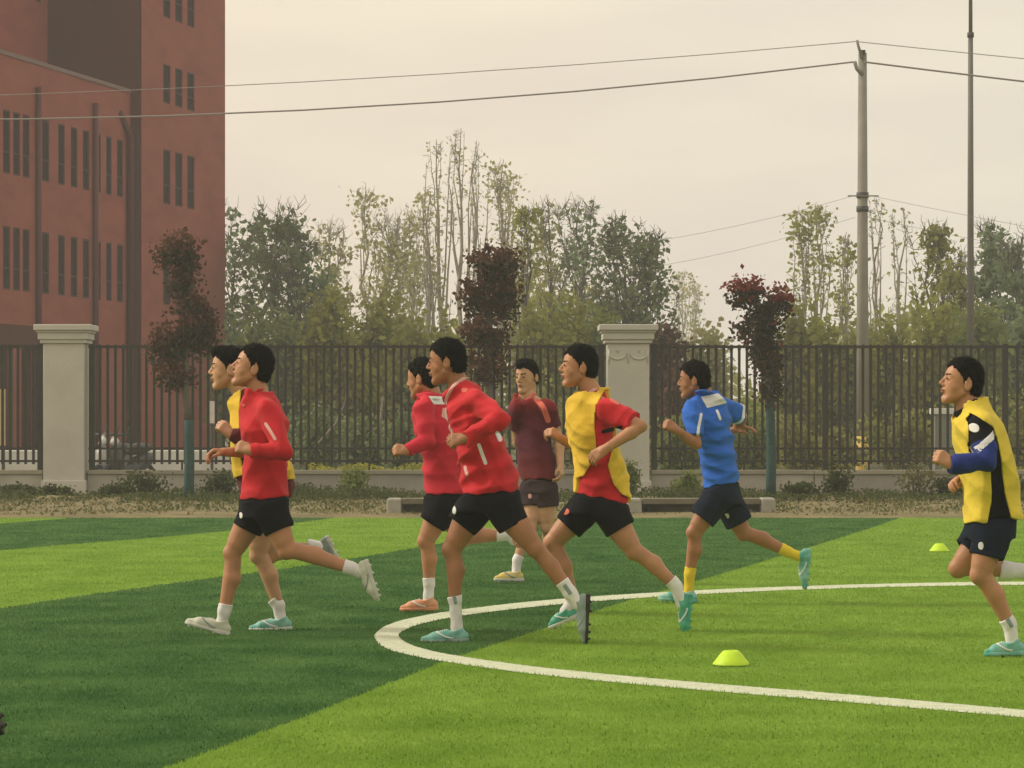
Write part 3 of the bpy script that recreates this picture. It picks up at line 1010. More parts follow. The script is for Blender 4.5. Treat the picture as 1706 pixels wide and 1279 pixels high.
# ------------------------------------------------------------------ school building
TA = math.atan(1147/5000)
D = np.array([math.sin(TA), math.cos(TA), 0]); Nn = np.array([math.cos(TA), -math.sin(TA), 0])
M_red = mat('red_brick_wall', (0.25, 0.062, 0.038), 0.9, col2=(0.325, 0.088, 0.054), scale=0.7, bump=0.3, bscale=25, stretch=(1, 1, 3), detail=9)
M_redd = mat('painted_shade_and_canopy_red', (0.085, 0.022, 0.014), 0.9, var=.10, scale=0.6)  # brick red darkened to paint the side wall's shade; canopy's own dark red
M_pipe = mat('rust_red_pipe', (0.10, 0.020, 0.015), 0.6, var=.1)
M_winf = mat('window_frame', (0.06, 0.022, 0.018), 0.8, var=.1)
M_glass = mat('window_glass', (0.030, 0.012, 0.011), 0.7, var=.25, spec=0.04, scale=1.2)
M_cop = mat('grey_coping', (0.20, 0.13, 0.11), 0.8, var=.15)

ZT = 92.0
C0 = np.array([(235-CX)/F*ZT, ZT, 0.0])


def sof(px, O):
    k = (px-CX)/F
    return (k*O[1]-O[0])/(D[0]-k*D[1])


def zat(px, py, O):
    s = sof(px, O); Zd = O[1]+s*D[1]
    return CH+(HY-py)/F*Zd


bld = empty('school_building', tuple(C0), 'red brick school building with a taller tower block at the left', 'building')


def obox(mb, O, s0, s1, t0, t1, z0, z1):
    """box along D (s), inwards -Nn (t), heights z"""
    c = []
    for z in (z0, z1):
        for (s_, t_) in ((s0, t1), (s0, t0), (s1, t0), (s1, t1)):
            p = O + D*s_ - Nn*t_
            c.append((p[0]-C0[0], p[1]-C0[1], z))
    i = len(mb.v)
    mb.v += c
    mb.f += [(i, i+3, i+2, i+1), (i+4, i+5, i+6, i+7), (i, i+1, i+5, i+4), (i+1, i+2, i+6, i+5), (i+2, i+3, i+7, i+6), (i+3, i, i+4, i+7)]


def facade(O, s0, s1, z0, z1, wins, name='wall', dep=.09):
    """wall with real openings; wins = (sa, sb, za, zb); window parts set back"""
    ss = sorted(set([s0, s1] + [w[0] for w in wins] + [w[1] for w in wins]))
    zs = sorted(set([z0, z1] + [w[2] for w in wins] + [w[3] for w in wins]))
    ss = [s for s in ss if s0 <= s <= s1]; zs = [z for z in zs if z0 <= z <= z1]
    mb = MB()
    P = lambda s_, t_, z_: ((O+D*s_-Nn*t_)[0]-C0[0], (O+D*s_-Nn*t_)[1]-C0[1], z_)
    for i in range(len(ss)-1):
        cs = (ss[i]+ss[i+1])/2
        run = None
        for j in range(len(zs)-1):
            cz = (zs[j]+zs[j+1])/2
            solid = not any(w[0] < cs < w[1] and w[2] < cz < w[3] for w in wins)
            if solid and run is None: run = zs[j]
            if (not solid or j == len(zs)-2) and run is not None:
                zt_ = zs[j+1] if solid else zs[j]
                mb.quad(P(ss[i], 0, run), P(ss[i+1], 0, run), P(ss[i+1], 0, zt_), P(ss[i], 0, zt_))
                run = None
    for (a, b, za, zb) in wins:
        mb.quad(P(b, 0, za), P(b, dep, za), P(b, dep, zb), P(b, 0, zb))
        mb.quad(P(a, dep, za), P(a, 0, za), P(a, 0, zb), P(a, dep, zb))
        mb.quad(P(a, 0, za), P(a, dep, za), P(b, dep, za), P(b, 0, za))
        mb.quad(P(a, dep, zb), P(a, 0, zb), P(b, 0, zb), P(b, dep, zb))
    mb.build(name, M_red, bld)
    for (a, b, za, zb) in wins:
        f = MB(); t = .05
        for (p, q, u, v) in ((a, a+t, za, zb), (b-t, b, za, zb), (a+t, b-t, za, za+t), (a+t, b-t, zb-t, zb), (a+t, b-t, za+(zb-za)*.33, za+(zb-za)*.33+t)):
            obox(f, O, p, q, dep-.08, dep-.02, u, v)
        fo = f.build('window', M_winf, bld)
        g = MB(); obox(g, O, a+.002, b-.002, dep-.018, dep+.01, za+.002, zb-.002)
        g.build('pane', M_glass, fo)


# tower
s_end = sof(375, C0)
tw = []
for (xa, xb) in ((272, 284), (292, 304), (312, 324)):
    a, b = sof(xa, C0), sof(xb, C0)
    for (yt, yb) in ((-60, 28), (106, 171), (248, 339), (430, 507)):
        tw.append((a, b, zat(274, yb, C0), zat(274, yt, C0)))
facade(C0, 0, s_end, 0, 26, tw)
mb = MB(); obox(mb, C0, 0.002, s_end, .36, 11, 0, 25.99); mb.build('tower_block', M_red, bld)
# side wall of the tower, facing the pitch, its shade put into the colour
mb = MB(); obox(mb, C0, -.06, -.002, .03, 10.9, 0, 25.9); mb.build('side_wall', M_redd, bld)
# wing: its front plane meets the tower a little back from the corner
O1 = C0 - Nn*((235-218)/F*ZT/abs(Nn[0])) - D*.065
ww = []
for (xa, xb, kind) in ((5, 17, 0), (22, 33.5, 0), (38, 49.5, 0), (70, 82, 0), (97, 108, 0), (118, 129, 0), (138, 149, 0), (159, 168, 0), (177, 186, 0), (195, 205, 0), (-50, -40, 0), (-28, -16, 0)):
    a, b = sof(xa, O1), sof(xb, O1)
    ww.append((a, b, zat(200, 328, O1), zat(200, 232, O1)))
    ww.append((a, b, zat(200, 503, O1), zat(200, 407, O1)))
ZR = zat(213, 154, O1)
sL = sof(-160, O1)
facade(O1, sL, 0, 0, ZR, ww)
mb = MB(); obox(mb, O1, sL, -.01, .36, 9, 0, ZR-.35); mb.build('wing_block', M_red, bld)
mb = MB(); obox(mb, O1, sL, -.01, -.03, .30, ZR+.001, ZR+.12); mb.build('coping', M_cop, bld)
for x_ in (60, 155):
    s_ = sof(x_, O1)
    p = O1+D*s_+Nn*.09-C0
    MB().tube([(p[0], p[1], 0), (p[0], p[1], zat(x_, 145 if x_ == 60 else 172, O1))], .085, 8).build('downpipe', M_pipe, bld, smooth=True)
s_ = sof(211, O1); p = O1+D*s_+Nn*.12-C0
MB().tube([(p[0], p[1], 0), (p[0], p[1], zat(211, 225, O1)), (p[0]-.25, p[1]-.6, zat(211, 190, O1))], .10, 8).build('downpipe', M_pipe, bld, smooth=True)
# set-back upper block above the wing
tt = (235-75)/F*ZT/abs(Nn[0])
O2 = C0 - Nn*tt - D*.065
uw = []
for (xa, xb) in ((8, 20), (24, 35), (45, 58), (62, 73)):
    a, b = sof(xa, O2), sof(xb, O2)
    uw.append((a, b, ZR+.03, ZR+.62))
for (xa, xb) in ((-6, 4), (40, 52), (60, 68)):
    a, b = sof(xa, O2), sof(xb, O2)
    uw.append((a, b, zat(60, 2, O2), zat(60, -40, O2)))
facade(O2, sof(-300, O2), 0, ZR-.35, 25, uw)
mb = MB(); obox(mb, O2, sof(-300, O2), -.01, .36, 7, ZR-.35, 24.9); mb.build('upper_block', M_red, bld)
# roof vent on the wing
mb = MB(); obox(mb, O1, -2.0, -1.7, 1.0, 1.3, ZR-.3, ZR+.45); mb.build('roof_vent', M_cop, bld)
# dark entrance canopy at the far left
O3 = O1 + Nn*2.6
mb = MB(); obox(mb, O3, sof(-200, O3), sof(64, O3), 0, 2.55, zat(20, 575, O3), zat(20, 540, O3)); mb.build('canopy', M_redd, bld)
M_darkglass = mat('entrance_glazing', (0.035, 0.03, 0.025), .3, var=.2)
mb = MB(); obox(mb, O3, sof(-200, O3), sof(58, O3), .6, .7, 0, zat(20, 576, O3)); mb.build('entrance_glazing', M_darkglass, bld)
for x_ in (-80, -20, 20, 60):
    mb = MB(); s_ = sof(x_, O3); obox(mb, O3, s_-.12, s_+.12, .1, .35, 0, zat(20, 575, O3)-.002); mb.build('canopy_post', M_redd, bld)

# ------------------------------------------------------------------ things behind the fence
M_white = mat('white_paint', (0.62, 0.60, 0.54), .8, var=.08, scale=3)
WZ = 60.0
o = MB().box(xx(-80, WZ), xx(486, WZ), WZ, WZ+.3, -.1, zz(750, WZ)).build('white_kerb_wall', M_white, loc=(xx(200, WZ), WZ, 0), bevel=.02)
tag(o, 'low white wall behind the fence in front of the red building', 'wall')
M_pole = mat('concrete_pole', (0.24, 0.225, 0.18), .9, var=.12, scale=3)
M_yel = mat('yellow_paint', (0.60, 0.42, 0.10), .7, var=.1)
M_dk = mat('dark_metal', (0.06, 0.06, 0.055), .6, var=.2)
UZ = 66.0
ux = xx(1437, UZ)
up = empty('utility_pole', (ux, UZ, 0), 'tall concrete utility pole with yellow foot behind the fence', 'utility pole')
zt_ = zz(88, UZ)
MB().tube([(0, 0, .95), (0, 0, 4), (0, 0, zt_)], [.142, .125, .092], 16).build('pole', M_pole, up, smooth=True)
MB().tube([(0, 0, -.2), (0, 0, .948)], [.152, .146], 16).build('yellow_foot', M_yel, up, smooth=True)
MB().tube([(0, 0, .45), (0, 0, .66)], [.153, .152], 16).build('black_band', M_dk, up, smooth=True)
for py in (325, 348):
    MB().tube([(0, 0, zz(py, UZ)-.06), (0, 0, zz(py, UZ)+.06)], [.135, .135], 16).build('clamp', M_dk, up, smooth=True)
MB().tube([(-.02, -.12, zz(98, UZ)), (-.1, -.14, zz(80, UZ)), (-.14, -.14, zz(68, UZ))], [.04, .03, .03], 8).build('insulator_arm', M_pole, up, smooth=True)
MB().tube([(-.02, -.1, zz(124, UZ)), (-.14, -.13, zz(116, UZ)), (-.19, -.14, zz(103, UZ))], [.05, .04, .04], 8).build('insulator_arm', M_pole, up, smooth=True)
MB().box(-.34, .34, -.17, -.13, zz(328, UZ), zz(326, UZ)).build('crossarm', M_pole, up)
MB().box(-.05, .05, -.13, .10, zz(92, UZ), zz(84, UZ)).build('pole_cap', M_dk, up)
M_wire = mat('wire', (0.27, 0.24, 0.21), .7, var=.05)


def wire(p, rad, label, Z0=UZ):
    pts = []
    ys = np.array(p, dtype=float)
    for i in range(len(ys)-1):
        for t in np.linspace(0, 1, 6, endpoint=False):
            q = ys[i]*(1-t)+ys[i+1]*t
            pts.append(PX(q[0], q[1], Z0-.14))
    pts.append(PX(ys[-1][0], ys[-1][1], Z0-.14))
    o = MB().tube(pts, rad, 6).build('power_line', M_wire, loc=tuple(float(v) for v in pts[0]), smooth=True)
    tag(o, label, 'power line')


sag = lambda a, b, s, n=9: [(a[0]+(b[0]-a[0])*t, a[1]+(b[1]-a[1])*t+s*4*t*(1-t)) for t in np.linspace(0, 1, n)]
wire(sag((-420, 168), (1425, 69), 18) , .009, 'upper power line running left from the pole top')
wire(sag((1427, 69), (2300, 150), 3), .009, 'upper power line running right from the pole top')
wire(sag((-420, 196), (1422, 103), 34), .018, 'thick lower power line running left from the pole top')
wire(sag((1440, 103), (2300, 200), 3), .020, 'thick lower power line running right from the pole top')
wire(sag((900, 425), (1418, 327), 14), .004, 'faint upper cable running left from the mid-pole crossarm')
wire(sag((1456, 327), (2100, 440), 6), .004, 'faint upper cable running right from the mid-pole crossarm')
wire(sag((900, 468), (1424, 362), 16), .004, 'faint lower cable running left from below the crossarm')
wire(sag((1446, 362), (2100, 480), 6), .004, 'faint lower cable running right from below the crossarm')
MZ = 74.0
ms = empty('mast', (xx(1617, MZ), MZ, 0), 'tall thin grey metal mast rising out of the photo at the right', 'mast')
M_mast = mat('mast_grey', (0.14, 0.13, 0.115), .6, var=.1)
MB().tube([(0, 0, -.1), (0, 0, zz(300, MZ)), (0, 0, zz(58, MZ))], [.10, .075, .062], 12).build('pole', M_mast, ms, smooth=True)
MB().tube([(0, 0, zz(58, MZ)), (0, 0, zz(-120, MZ))], [.05, .042], 12).build('upper_tube', M_mast, ms, smooth=True)
MB().tube([(0, 0, zz(62, MZ)), (0, 0, zz(54, MZ))], [.085, .085], 12).build('joint_collar', M_dk, ms, smooth=True)

# small white slip and posts behind the bars left
o = MB().box(xx(347, 57), xx(358, 57), 57, 57.03, zz(705, 57), zz(668, 57)).build('white_sign_plate', mat('sign_white', (.66, .58, .52), .6), loc=(xx(352, 57), 57, zz(705, 57)))
tag(o, 'narrow white plate on a post behind the bars before the leftmost face', 'sign')
o = MB().tube([(xx(352.5, 57), 57.07, -.1), (xx(352.5, 57), 57.07, zz(668, 57))], .03, 8).build('sign_post', M_dk, loc=(xx(352, 57), 57, 0))
tag(o, 'thin dark post carrying the narrow white plate behind the bars', 'post')
o = MB().box(xx(-40, 58), xx(8, 58), 58, 58.08, zz(742, 58), zz(648, 58)).build('yellow_board', mat('cream_board', (.52, .42, .2), .7), loc=(xx(-10, 58), 58, zz(742, 58)))
tag(o, 'cream yellow board cut by the left edge behind the fence', 'board')
for q in (-36, 4):
    MB().box(xx(q, 58)-.03-xx(-10, 58), xx(q, 58)+.03-xx(-10, 58), .085, .13, -zz(742, 58), .9).build('leg', M_dk, o)

# parked scooter behind the fence
SZ = 57.0
M_tyre = mat('tyre', (0.03, 0.03, 0.03), .8)
M_sc = mat('scooter_grey', (0.30, 0.28, 0.25), .4, var=.3, scale=4)


def scooter(px, label, body_m):
    o = empty('scooter', (xx(px, SZ), SZ, 0), label, 'scooter', 'scooters parked behind the fence')
    for sx in (-.55, .55):
        mb = MB(); n1, n2 = 18, 8
        for i in range(n1):
            for k in range(n2):
                a = 2*math.pi*i/n1; b = 2*math.pi*k/n2
                r = .19+.045*math.cos(b)
                mb.v.append((sx+r*math.cos(a), .045*math.sin(b), .24+r*math.sin(a)))
        for i in range(n1):
            for k in range(n2):
                mb.f.append((i*n2+k, ((i+1) % n1)*n2+k, ((i+1) % n1)*n2+(k+1) % n2, i*n2+(k+1) % n2))
        w = mb.build('wheel', M_tyre, o, smooth=True)
        MB().tube([(sx, -.03, .24), (sx, .03, .24)], .1, 12).build('rim', M_sc, w)
    MB().tube([(-.55, 0, .24), (-.42, 0, .75), (-.36, 0, 1.02)], [.04, .05, .035], 10).build('front_fork', body_m, o, smooth=True)
    MB().tube([(-.36, -.3, 1.05), (-.33, 0, 1.02), (-.36, .3, 1.05)], .022, 8).build('handlebar', M_dk, o, smooth=True)
    MB().tube([(-.42, 0, .78), (-.36, 0, .5), (-.25, 0, .33), (.05, 0, .3), (.2, 0, .42), (.5, 0, .55), (.72, 0, .62)], [.12, .16, .13, .12, .17, .16, .06], 12).build('body', body_m, o, smooth=True)
    MB().tube([(.0, 0, .72), (.25, 0, .76), (.62, 0, .78)], [.08, .12, .07], 10).build('seat', M_dk, o, smooth=True)
    MB().tube([(-.48, 0, .85), (-.38, 0, .93)], [.05, .09], 10).build('headlight', M_white, o, smooth=True)
    for s_ in (-.16, .16):
        MB().tube([(-.35, s_*1.6, 1.05), (-.33, s_*2, 1.2)], .012, 6).build('mirror', M_dk, o)
    return o


scooter(190, 'grey scooter parked behind the bars right of the first pillar', M_sc).rotation_euler[2] = 1.15
scooter(214, 'dark scooter parked behind the bars, the farther of two', M_dk).rotation_euler[2] = 1.0
# small utility cabinet with pale top behind the right-hand fence
cb = empty('utility_cabinet', (xx(1577, 60), 60, 0), 'grey-green utility cabinet with white top behind the bars at the right', 'cabinet')
M_cab = mat('cabinet_grey', (0.17, 0.18, 0.14), .7, var=.1)
MB().box(-.26, .26, -.2, .2, 0, zz(690, 60)).build('body', M_cab, cb, bevel=.01)
MB().box(-.31, .31, -.25, .25, zz(690, 60)+.002, zz(680, 60)).build('top', M_white, cb, bevel=.01)
MB().box(-.22, -.01, -.215, -.202, .15, zz(700, 60)).build('door', M_cab, cb, bevel=.004)
MB().box(.01, .22, -.215, -.202, .15, zz(700, 60)).build('door', M_cab, cb, bevel=.004)

# ------------------------------------------------------------------ training cones
M_cone = mat('neon_yellow_plastic', (0.66, 0.90, 0.04), .5, var=.05, scale=20, spec=.4, trans=.25)
cone_first = None
for (px, py, lab) in ((1218, 1112, 'neon yellow dome training cone on the light green turf, the nearer of two'), (1565, 922, 'neon yellow dome training cone far off near the runner at the right')):
    g = gp((px, py-3))
    w = .0975
    if cone_first is None:
        mb = MB().lathe([(w, .012), (w*.985, .02), (w*.86, .034), (w*.64, .062), (w*.45, .082), (w*.36, .086), (w*.33, .084), (w*.31, .078), (w*.4, .072), (w*.6, .054), (w*.82, .028), (w*.95, .012), (w, .012)], 32)
        cone_first = mb.build('training_cone', M_cone, smooth=True)
        c = cone_first
    else:
        c = cone_first.copy(); COL.objects.link(c)
    c.location = (g[0], g[1], -.004)
    tag(c, lab, 'cone', 'training cones on the pitch')
# ------------------------------------------------------------------ people
M_skin = [mat('skin_%s' % n, c, .5, var=.13, scale=9, bump=.12, bscale=60, sss=.05, spec=.35) for n, c in
          (('tan', (0.45, 0.215, 0.105)), ('deep', (0.36, 0.160, 0.072)), ('light', (0.52, 0.285, 0.155)))]
M_hair = mat('black_hair', (0.006, 0.005, 0.0045), .75, var=.5, scale=90, bump=.6, bscale=160, stretch=(1, 1, .35), spec=.12)
M_eye = mat('dark_eye', (0.012, 0.009, 0.008), .35)
M_lip = mat('lip', (0.30, 0.125, 0.075), .5)


def cloth(name, c, sheen=.05, rough=.8, var=.10):
    dk = max(c) < .06
    return mat(name, c, rough, var=var, scale=7, bump=.35, bscale=18, sheen=0 if dk else sheen, spec=.08 if dk else .22)


C_red = cloth('cloth_red', (0.52, 0.016, 0.022))
C_red2 = cloth('cloth_pinkish_red', (0.55, 0.020, 0.038))
C_dred = cloth('cloth_wine', (0.10, 0.010, 0.012))
C_black = cloth('cloth_black', (0.007, 0.007, 0.009))
C_navy = cloth('cloth_navy', (0.009, 0.014, 0.027))
C_blue = cloth('cloth_blue', (0.024, 0.125, 0.50))
C_rblue = cloth('cloth_deep_blue', (0.012, 0.028, 0.17))
C_yel = cloth('cloth_bib_yellow', (0.70, 0.46, 0.035))
C_yel2 = cloth('cloth_bib_lemon', (0.70, 0.52, 0.05))
C_white = cloth('cloth_white', (0.72, 0.70, 0.66))
C_pink = cloth('cloth_pale_trim', (0.66, 0.38, 0.33))
C_coral = cloth('cloth_coral_mark', (0.62, 0.13, 0.09))
C_ysock = cloth('cloth_sock_yellow', (0.72, 0.52, 0.03))
C_char = cloth('cloth_charcoal_wine', (0.045, 0.028, 0.030))
S_teal = mat('shoe_teal', (0.04, 0.30, 0.22), .45, col2=(0.32, 0.55, 0.46), scale=15)
S_green = mat('shoe_green', (0.02, 0.24, 0.15), .45, col2=(0.12, 0.46, 0.32), scale=15)
S_cream = mat('shoe_cream', (0.50, 0.50, 0.40), .5, col2=(0.62, 0.64, 0.48), scale=14)
S_orange = mat('shoe_orange', (0.60, 0.24, 0.12), .5, col2=(0.66, 0.33, 0.18), scale=12)
S_yel = mat('shoe_yellow', (0.66, 0.50, 0.12), .5, col2=(0.70, 0.60, 0.28), scale=12)
S_grey = mat('sole_grey', (0.24, 0.30, 0.27), .6, var=.2)
S_dark = mat('sole_dark', (0.030, 0.024, 0.018), .6, var=.2)
S_pale = mat('sole_pale', (0.55, 0.56, 0.48), .6, var=.1)

# maroon shirt: red yoke fading to dark wine in the printed cloth
C_maroon = cloth('cloth_maroon', (0.10, 0.010, 0.016))
_t = C_maroon.node_tree
_b = _t.nodes['Principled BSDF']
_tc = _t.nodes.new('ShaderNodeTexCoord'); _sp = _t.nodes.new('ShaderNodeSeparateXYZ')
_t.links.new(_tc.outputs['Object'], _sp.inputs[0])
_rp = _t.nodes.new('ShaderNodeValToRGB')
_mr = _t.nodes.new('ShaderNodeMapRange'); _mr.inputs[1].default_value = .80; _mr.inputs[2].default_value = 1.50
_t.links.new(_sp.outputs[2], _mr.inputs[0]); _t.links.new(_mr.outputs[0], _rp.inputs[0])
_rp.color_ramp.elements[0].color = (0.17, 0.022, 0.022, 1); _rp.color_ramp.elements[1].color = (0.27, 0.014, 0.014, 1)
_e = _rp.color_ramp.elements.new(.45); _e.color = (0.085, 0.010, 0.020, 1)
_e = _rp.color_ramp.elements.new(.80); _e.color = (0.10, 0.010, 0.016, 1)
_t.links.new(_rp.outputs[0], _b.inputs['Base Color'])

HAIRH = .0046


class Fig:
    """a running figure laid out from its joints"""
    def __init__(s, Z, yaw, skin, label, group='footballers running to the left'):
        s.Z = Z; s.Zc = Z; s.yaw = R(yaw); s.skin = skin
        s.F = V3(-math.cos(s.yaw), -math.sin(s.yaw), 0)
        s.L = V3(math.sin(s.yaw), -math.cos(s.yaw), 0)      # the body's left, near the camera
        s.label = label; s.group = group

    def p(s, x, y, dy=0.0):
        return PX(x, y, s.Z+dy).astype(np.float32)

    # ---- head -----------------------------------------------------
    def head(s, x, y, pitch=0, yaw=0, scale=1.05, dy=0.0, fringe=0.0):
        s.hc = s.p(x, y, dy)
        a = s.yaw + R(yaw); f0 = np.array([-math.cos(a), -math.sin(a), 0]); l = np.array([math.sin(a), -math.cos(a), 0])
        c, q = math.cos(R(pitch)), math.sin(R(pitch))
        f = f0*c + np.array([0, 0, 1])*q
        u = np.array([0, 0, 1])*c - f0*q
        s.HA = np.stack([f, l, u]).astype(np.float32)       # rows: forward, left, up
        s.hs = scale; s.fringe = fringe

    def H(s, f, l, u):
        return (s.hc + (s.HA[0]*f + s.HA[1]*l + s.HA[2]*u)*s.hs).astype(np.float32)

    def head_field(s, P):
        k = s.hs
        E = lambda c, r: d_ell(P, s.H(*c), s.HA, [q*k for q in r])
        K = lambda a, b, ra, rb: d_cone(P, s.H(*a), s.H(*b), ra*k, rb*k)
        d = E((-.002, 0, .035), (.098, .076, .096))
        d = smin(d, E((.034, 0, -.028), (.060, .060, .086)), .02)
        for q in (-1, 1):
            d = smin(d, K((-.005, q*.050, -.045), (.066, q*.018, -.100), .020, .020), .018)   # jaw
            d = smin(d, K((.062, q*.038, -.012), (.045, q*.048, -.03), .017, .018), .012)     # cheekbone
            d = smin(d, K((.084, q*.012, .032), (.070, q*.042, .028), .011, .010), .010)      # brow
        d = smin(d, K((.074, 0, -.102), (.082, 0, -.094), .019, .013), .012)                  # chin
        for q in (-1, 1):
            d = smax(d, -E((.099, q*.033, .009), (.016, .016, .011)), .008)                   # eye socket
            d = smin(d, E((.078, q*.032, .008), (.013, .015, .011)), .003)                    # eyeball/lids
        d = smin(d, K((.090, 0, .020), (.113, 0, -.020), .008, .0105), .008)                  # nose
        d = smin(d, K((.100, -.012, -.026), (.100, .012, -.026), .008, .008), .006)
        d = smin(d, E((.0945, 0, -.0505), (.011, .022, .0062)), .004)                         # lips
        d = smin(d, E((.0920, 0, -.0635), (.011, .019, .0066)), .004)
        d = smax(d, -E((.104, 0, -.0568), (.010, .022, .0018)), .003)
        for q in (-1, 1):
            e = E((-.016, q*.080, -.004), (.021, .010, .033))
            e = smax(e, -E((-.010, q*.091, .001), (.011, .007, .018)), .004)
            d = smin(d, e, .006)
        return d

    def hair_field(s, P):
        k = s.hs
        q = (P - s.hc) @ s.HA.T / k
        f, l, u = q[..., 0], q[..., 1], q[..., 2]
        d = d_ell(P, s.H(-.004, 0, .040), s.HA, [.1055*k, .082*k, .1035*k])
        d = smin(d, d_ell(P, s.H(-.05, 0, -.012), s.HA, [.058*k, .070*k, .062*k]), .02)
        if s.fringe:
            d = smin(d, d_ell(P, s.H(.050, 0, .105), s.HA, [.055*k, .055*k, .030*k+s.fringe*k]), .02)
        n_ = np.sin(f*330+np.sin(l*210)*2)*np.sin(l*260+u*60)*.0022 + np.sin(f*120+np.sin(l*80)*2)*np.sin(u*110+l*90)*.0034
        d = d + n_
        al = np.abs(l)
        # hairline: forehead, temple, sideburn, nape
        hl = np.interp(f, [-.12, -.045, -.026, -.010, .004, .018, .040, .058, .075, .10], [-.085, -.075, .030, .034, -.014, .030, .048, .068, .080, .085]).astype(np.float32)
        cut = (hl + n_*2.2 + .004*np.sin(f*190+l*120) - u - np.clip(.035-al, 0, 1)*.15*(f > .03))*k
        return smax(d, cut, .004)

    # ---- hands ----------------------------------------------------
    def hand_prims(s, w, tip, back, fist=.8, thumb_up=V3(0, 0, 1)):
        """w wrist, tip = where the knuckles point, back = normal of the hand's back"""
        d = tip-w; d = d/np.linalg.norm(d)
        b = back - d*(back@d); b = b/np.linalg.norm(b)
        t = np.cross(d, b)
        if t@thumb_up < 0: t = -t
        pr = []
        kn = []
        for i, o in enumerate((.030, .011, -.009, -.028)):
            a = w + d*.012 + t*o*.55
            e_ = w + d*(.078-.004*abs(i-1)) + t*o + b*.004
            pr.append(('cone', a, e_, .017, .0125, .012)); kn.append(e_)
        pr.append(('cone', w-d*.03, w+d*.02, .026, .024, .012))
        lens = (.040, .045, .042, .033)
        for i, k in enumerate(kn):
            L = lens[i]; c1 = fist*1.25; c2 = fist*2.7; c3 = fist*3.4
            dd = lambda a: d*math.cos(a) - b*math.sin(a)
            p1 = k + dd(c1)*L; p2 = p1 + dd(c2)*L*.65; p3 = p2 + dd(c3)*L*.5
            pr += [('cone', k, p1, .0105, .0095, .002), ('cone', p1, p2, .0095, .0088, .0005), ('cone', p2, p3, .0088, .008, .0005)]
        q0 = w + d*.018 + t*.022 - b*.006
        q1 = q0 + d*.030 + t*.018 - b*.016; q2 = q1 + d*.026 - t*.002 - b*.012; q3 = q2 + d*.006 - t*.016 - b*.010
        pr += [('cone', q0, q1, .015, .012, .010), ('cone', q1, q2, .0115, .0105, .002), ('cone', q2, q3, .0100, .009, .001)]
        return pr

    # ---- torso stack ----------------------------------------------
    def set_torso(s, rows, bw=(.075, .10, .155, .185, .185, .165, .155, .160, .17), hem=None, dy=0.0):
        """rows: (y, x_front, x_back) of the shirt"""
        y = np.array([r[0] for r in rows], float)
        sc = s.Z/F
        z = CH+(HY-y)*sc
        xf = (np.array([r[1] for r in rows])-CX)*sc; xb = (np.array([r[2] for r in rows])-CX)*sc
        zt = np.linspace(z[0], z[-1], 60)
        o = np.argsort(z)
        cxx = np.interp(zt, z[o], ((xf+xb)/2)[o]); ex = np.interp(zt, z[o], ((xb-xf)/2)[o])
        k = np.array([1, 4, 9, 12, 9, 4, 1.]); k /= k.sum()
        sm = lambda v: np.convolve(np.pad(v, 3, mode='edge'), k, 'valid')
        cxx, ex = sm(cxx), sm(ex)
        t = np.linspace(0, 1, 60)
        b = np.interp(t, np.linspace(0, 1, len(bw)), bw)
        cy, sy = math.cos(s.yaw), abs(math.sin(s.yaw))
        am = .105
        b = np.where(ex**2 - (b*sy)**2 < (am*cy)**2, np.sqrt(np.maximum(ex**2-(am*cy)**2, .003))/max(sy, .2), b) if sy > .3 else b
        a = np.sqrt(np.maximum(ex**2 - (b*sy)**2, (.085*cy)**2))/max(cy, .3)
        s.T = (zt[::-1].copy(), cxx[::-1].copy(), a[::-1].copy(), b[::-1].copy())
        s.Tdy = dy
        s.ztop = z[0]-.012
        if hem is None: hem = ((rows[-1][1], rows[-1][0]), (rows[-1][2], rows[-1][0]))
        (x0, y0), (x1, y1) = hem
        X0, X1 = (x0-CX)*sc, (x1-CX)*sc; Z0, Z1 = CH+(HY-y0)*sc, CH+(HY-y1)*sc
        s.hem = (X0, Z0, (Z1-Z0)/(X1-X0))

    def stack(s, P, off=0.0, T=None, cut=True):
        zt, cxx, a, b = T or s.T
        z = P[..., 2]
        c = np.interp(z, zt, cxx).astype(np.float32); A = np.interp(z, zt, a).astype(np.float32)+off; B = np.interp(z, zt, b).astype(np.float32)+off
        dx = P[..., 0]-c; dy = P[..., 1]-(s.Zc+s.Tdy)
        f = dx*s.F[0]+dy*s.F[1]; l = dx*s.L[0]+dy*s.L[1]
        e_ = 2.4
        rho = (np.abs(f/A)**e_+np.abs(l/B)**e_)**(1/e_)
        d = (rho-1)*np.minimum(A, B)*.9
        if cut:
            d = np.maximum(d, z-(s.ztop+off))
        return d

    def hemcut(s, P, extra=0.0):
        X0, Z0, m = s.hem
        extra = extra + .005*np.sin(P[..., 0]*31+P[..., 1]*17) + .004*np.sin(P[..., 0]*63+2)
        return (Z0+m*(P[..., 0]-X0)) - extra - P[..., 2]


def prims_eval(pr, P, d=None):
    for q in pr:
        if q[0] == 'cone': v = d_cone(P, *q[1:5])
        elif q[0] == 'flat': v = d_flatcone(P, *q[1:5])
        elif q[0] == 'ell': v = d_ell(P, *q[1:4])
        d = v if d is None else smin(d, v, q[-1])
    return d


def bounds_of(pts, pad):
    A = np.array(pts)
    return A.min(0)-pad, A.max(0)+pad


def unit(v):
    return v/(np.linalg.norm(v)+1e-9)


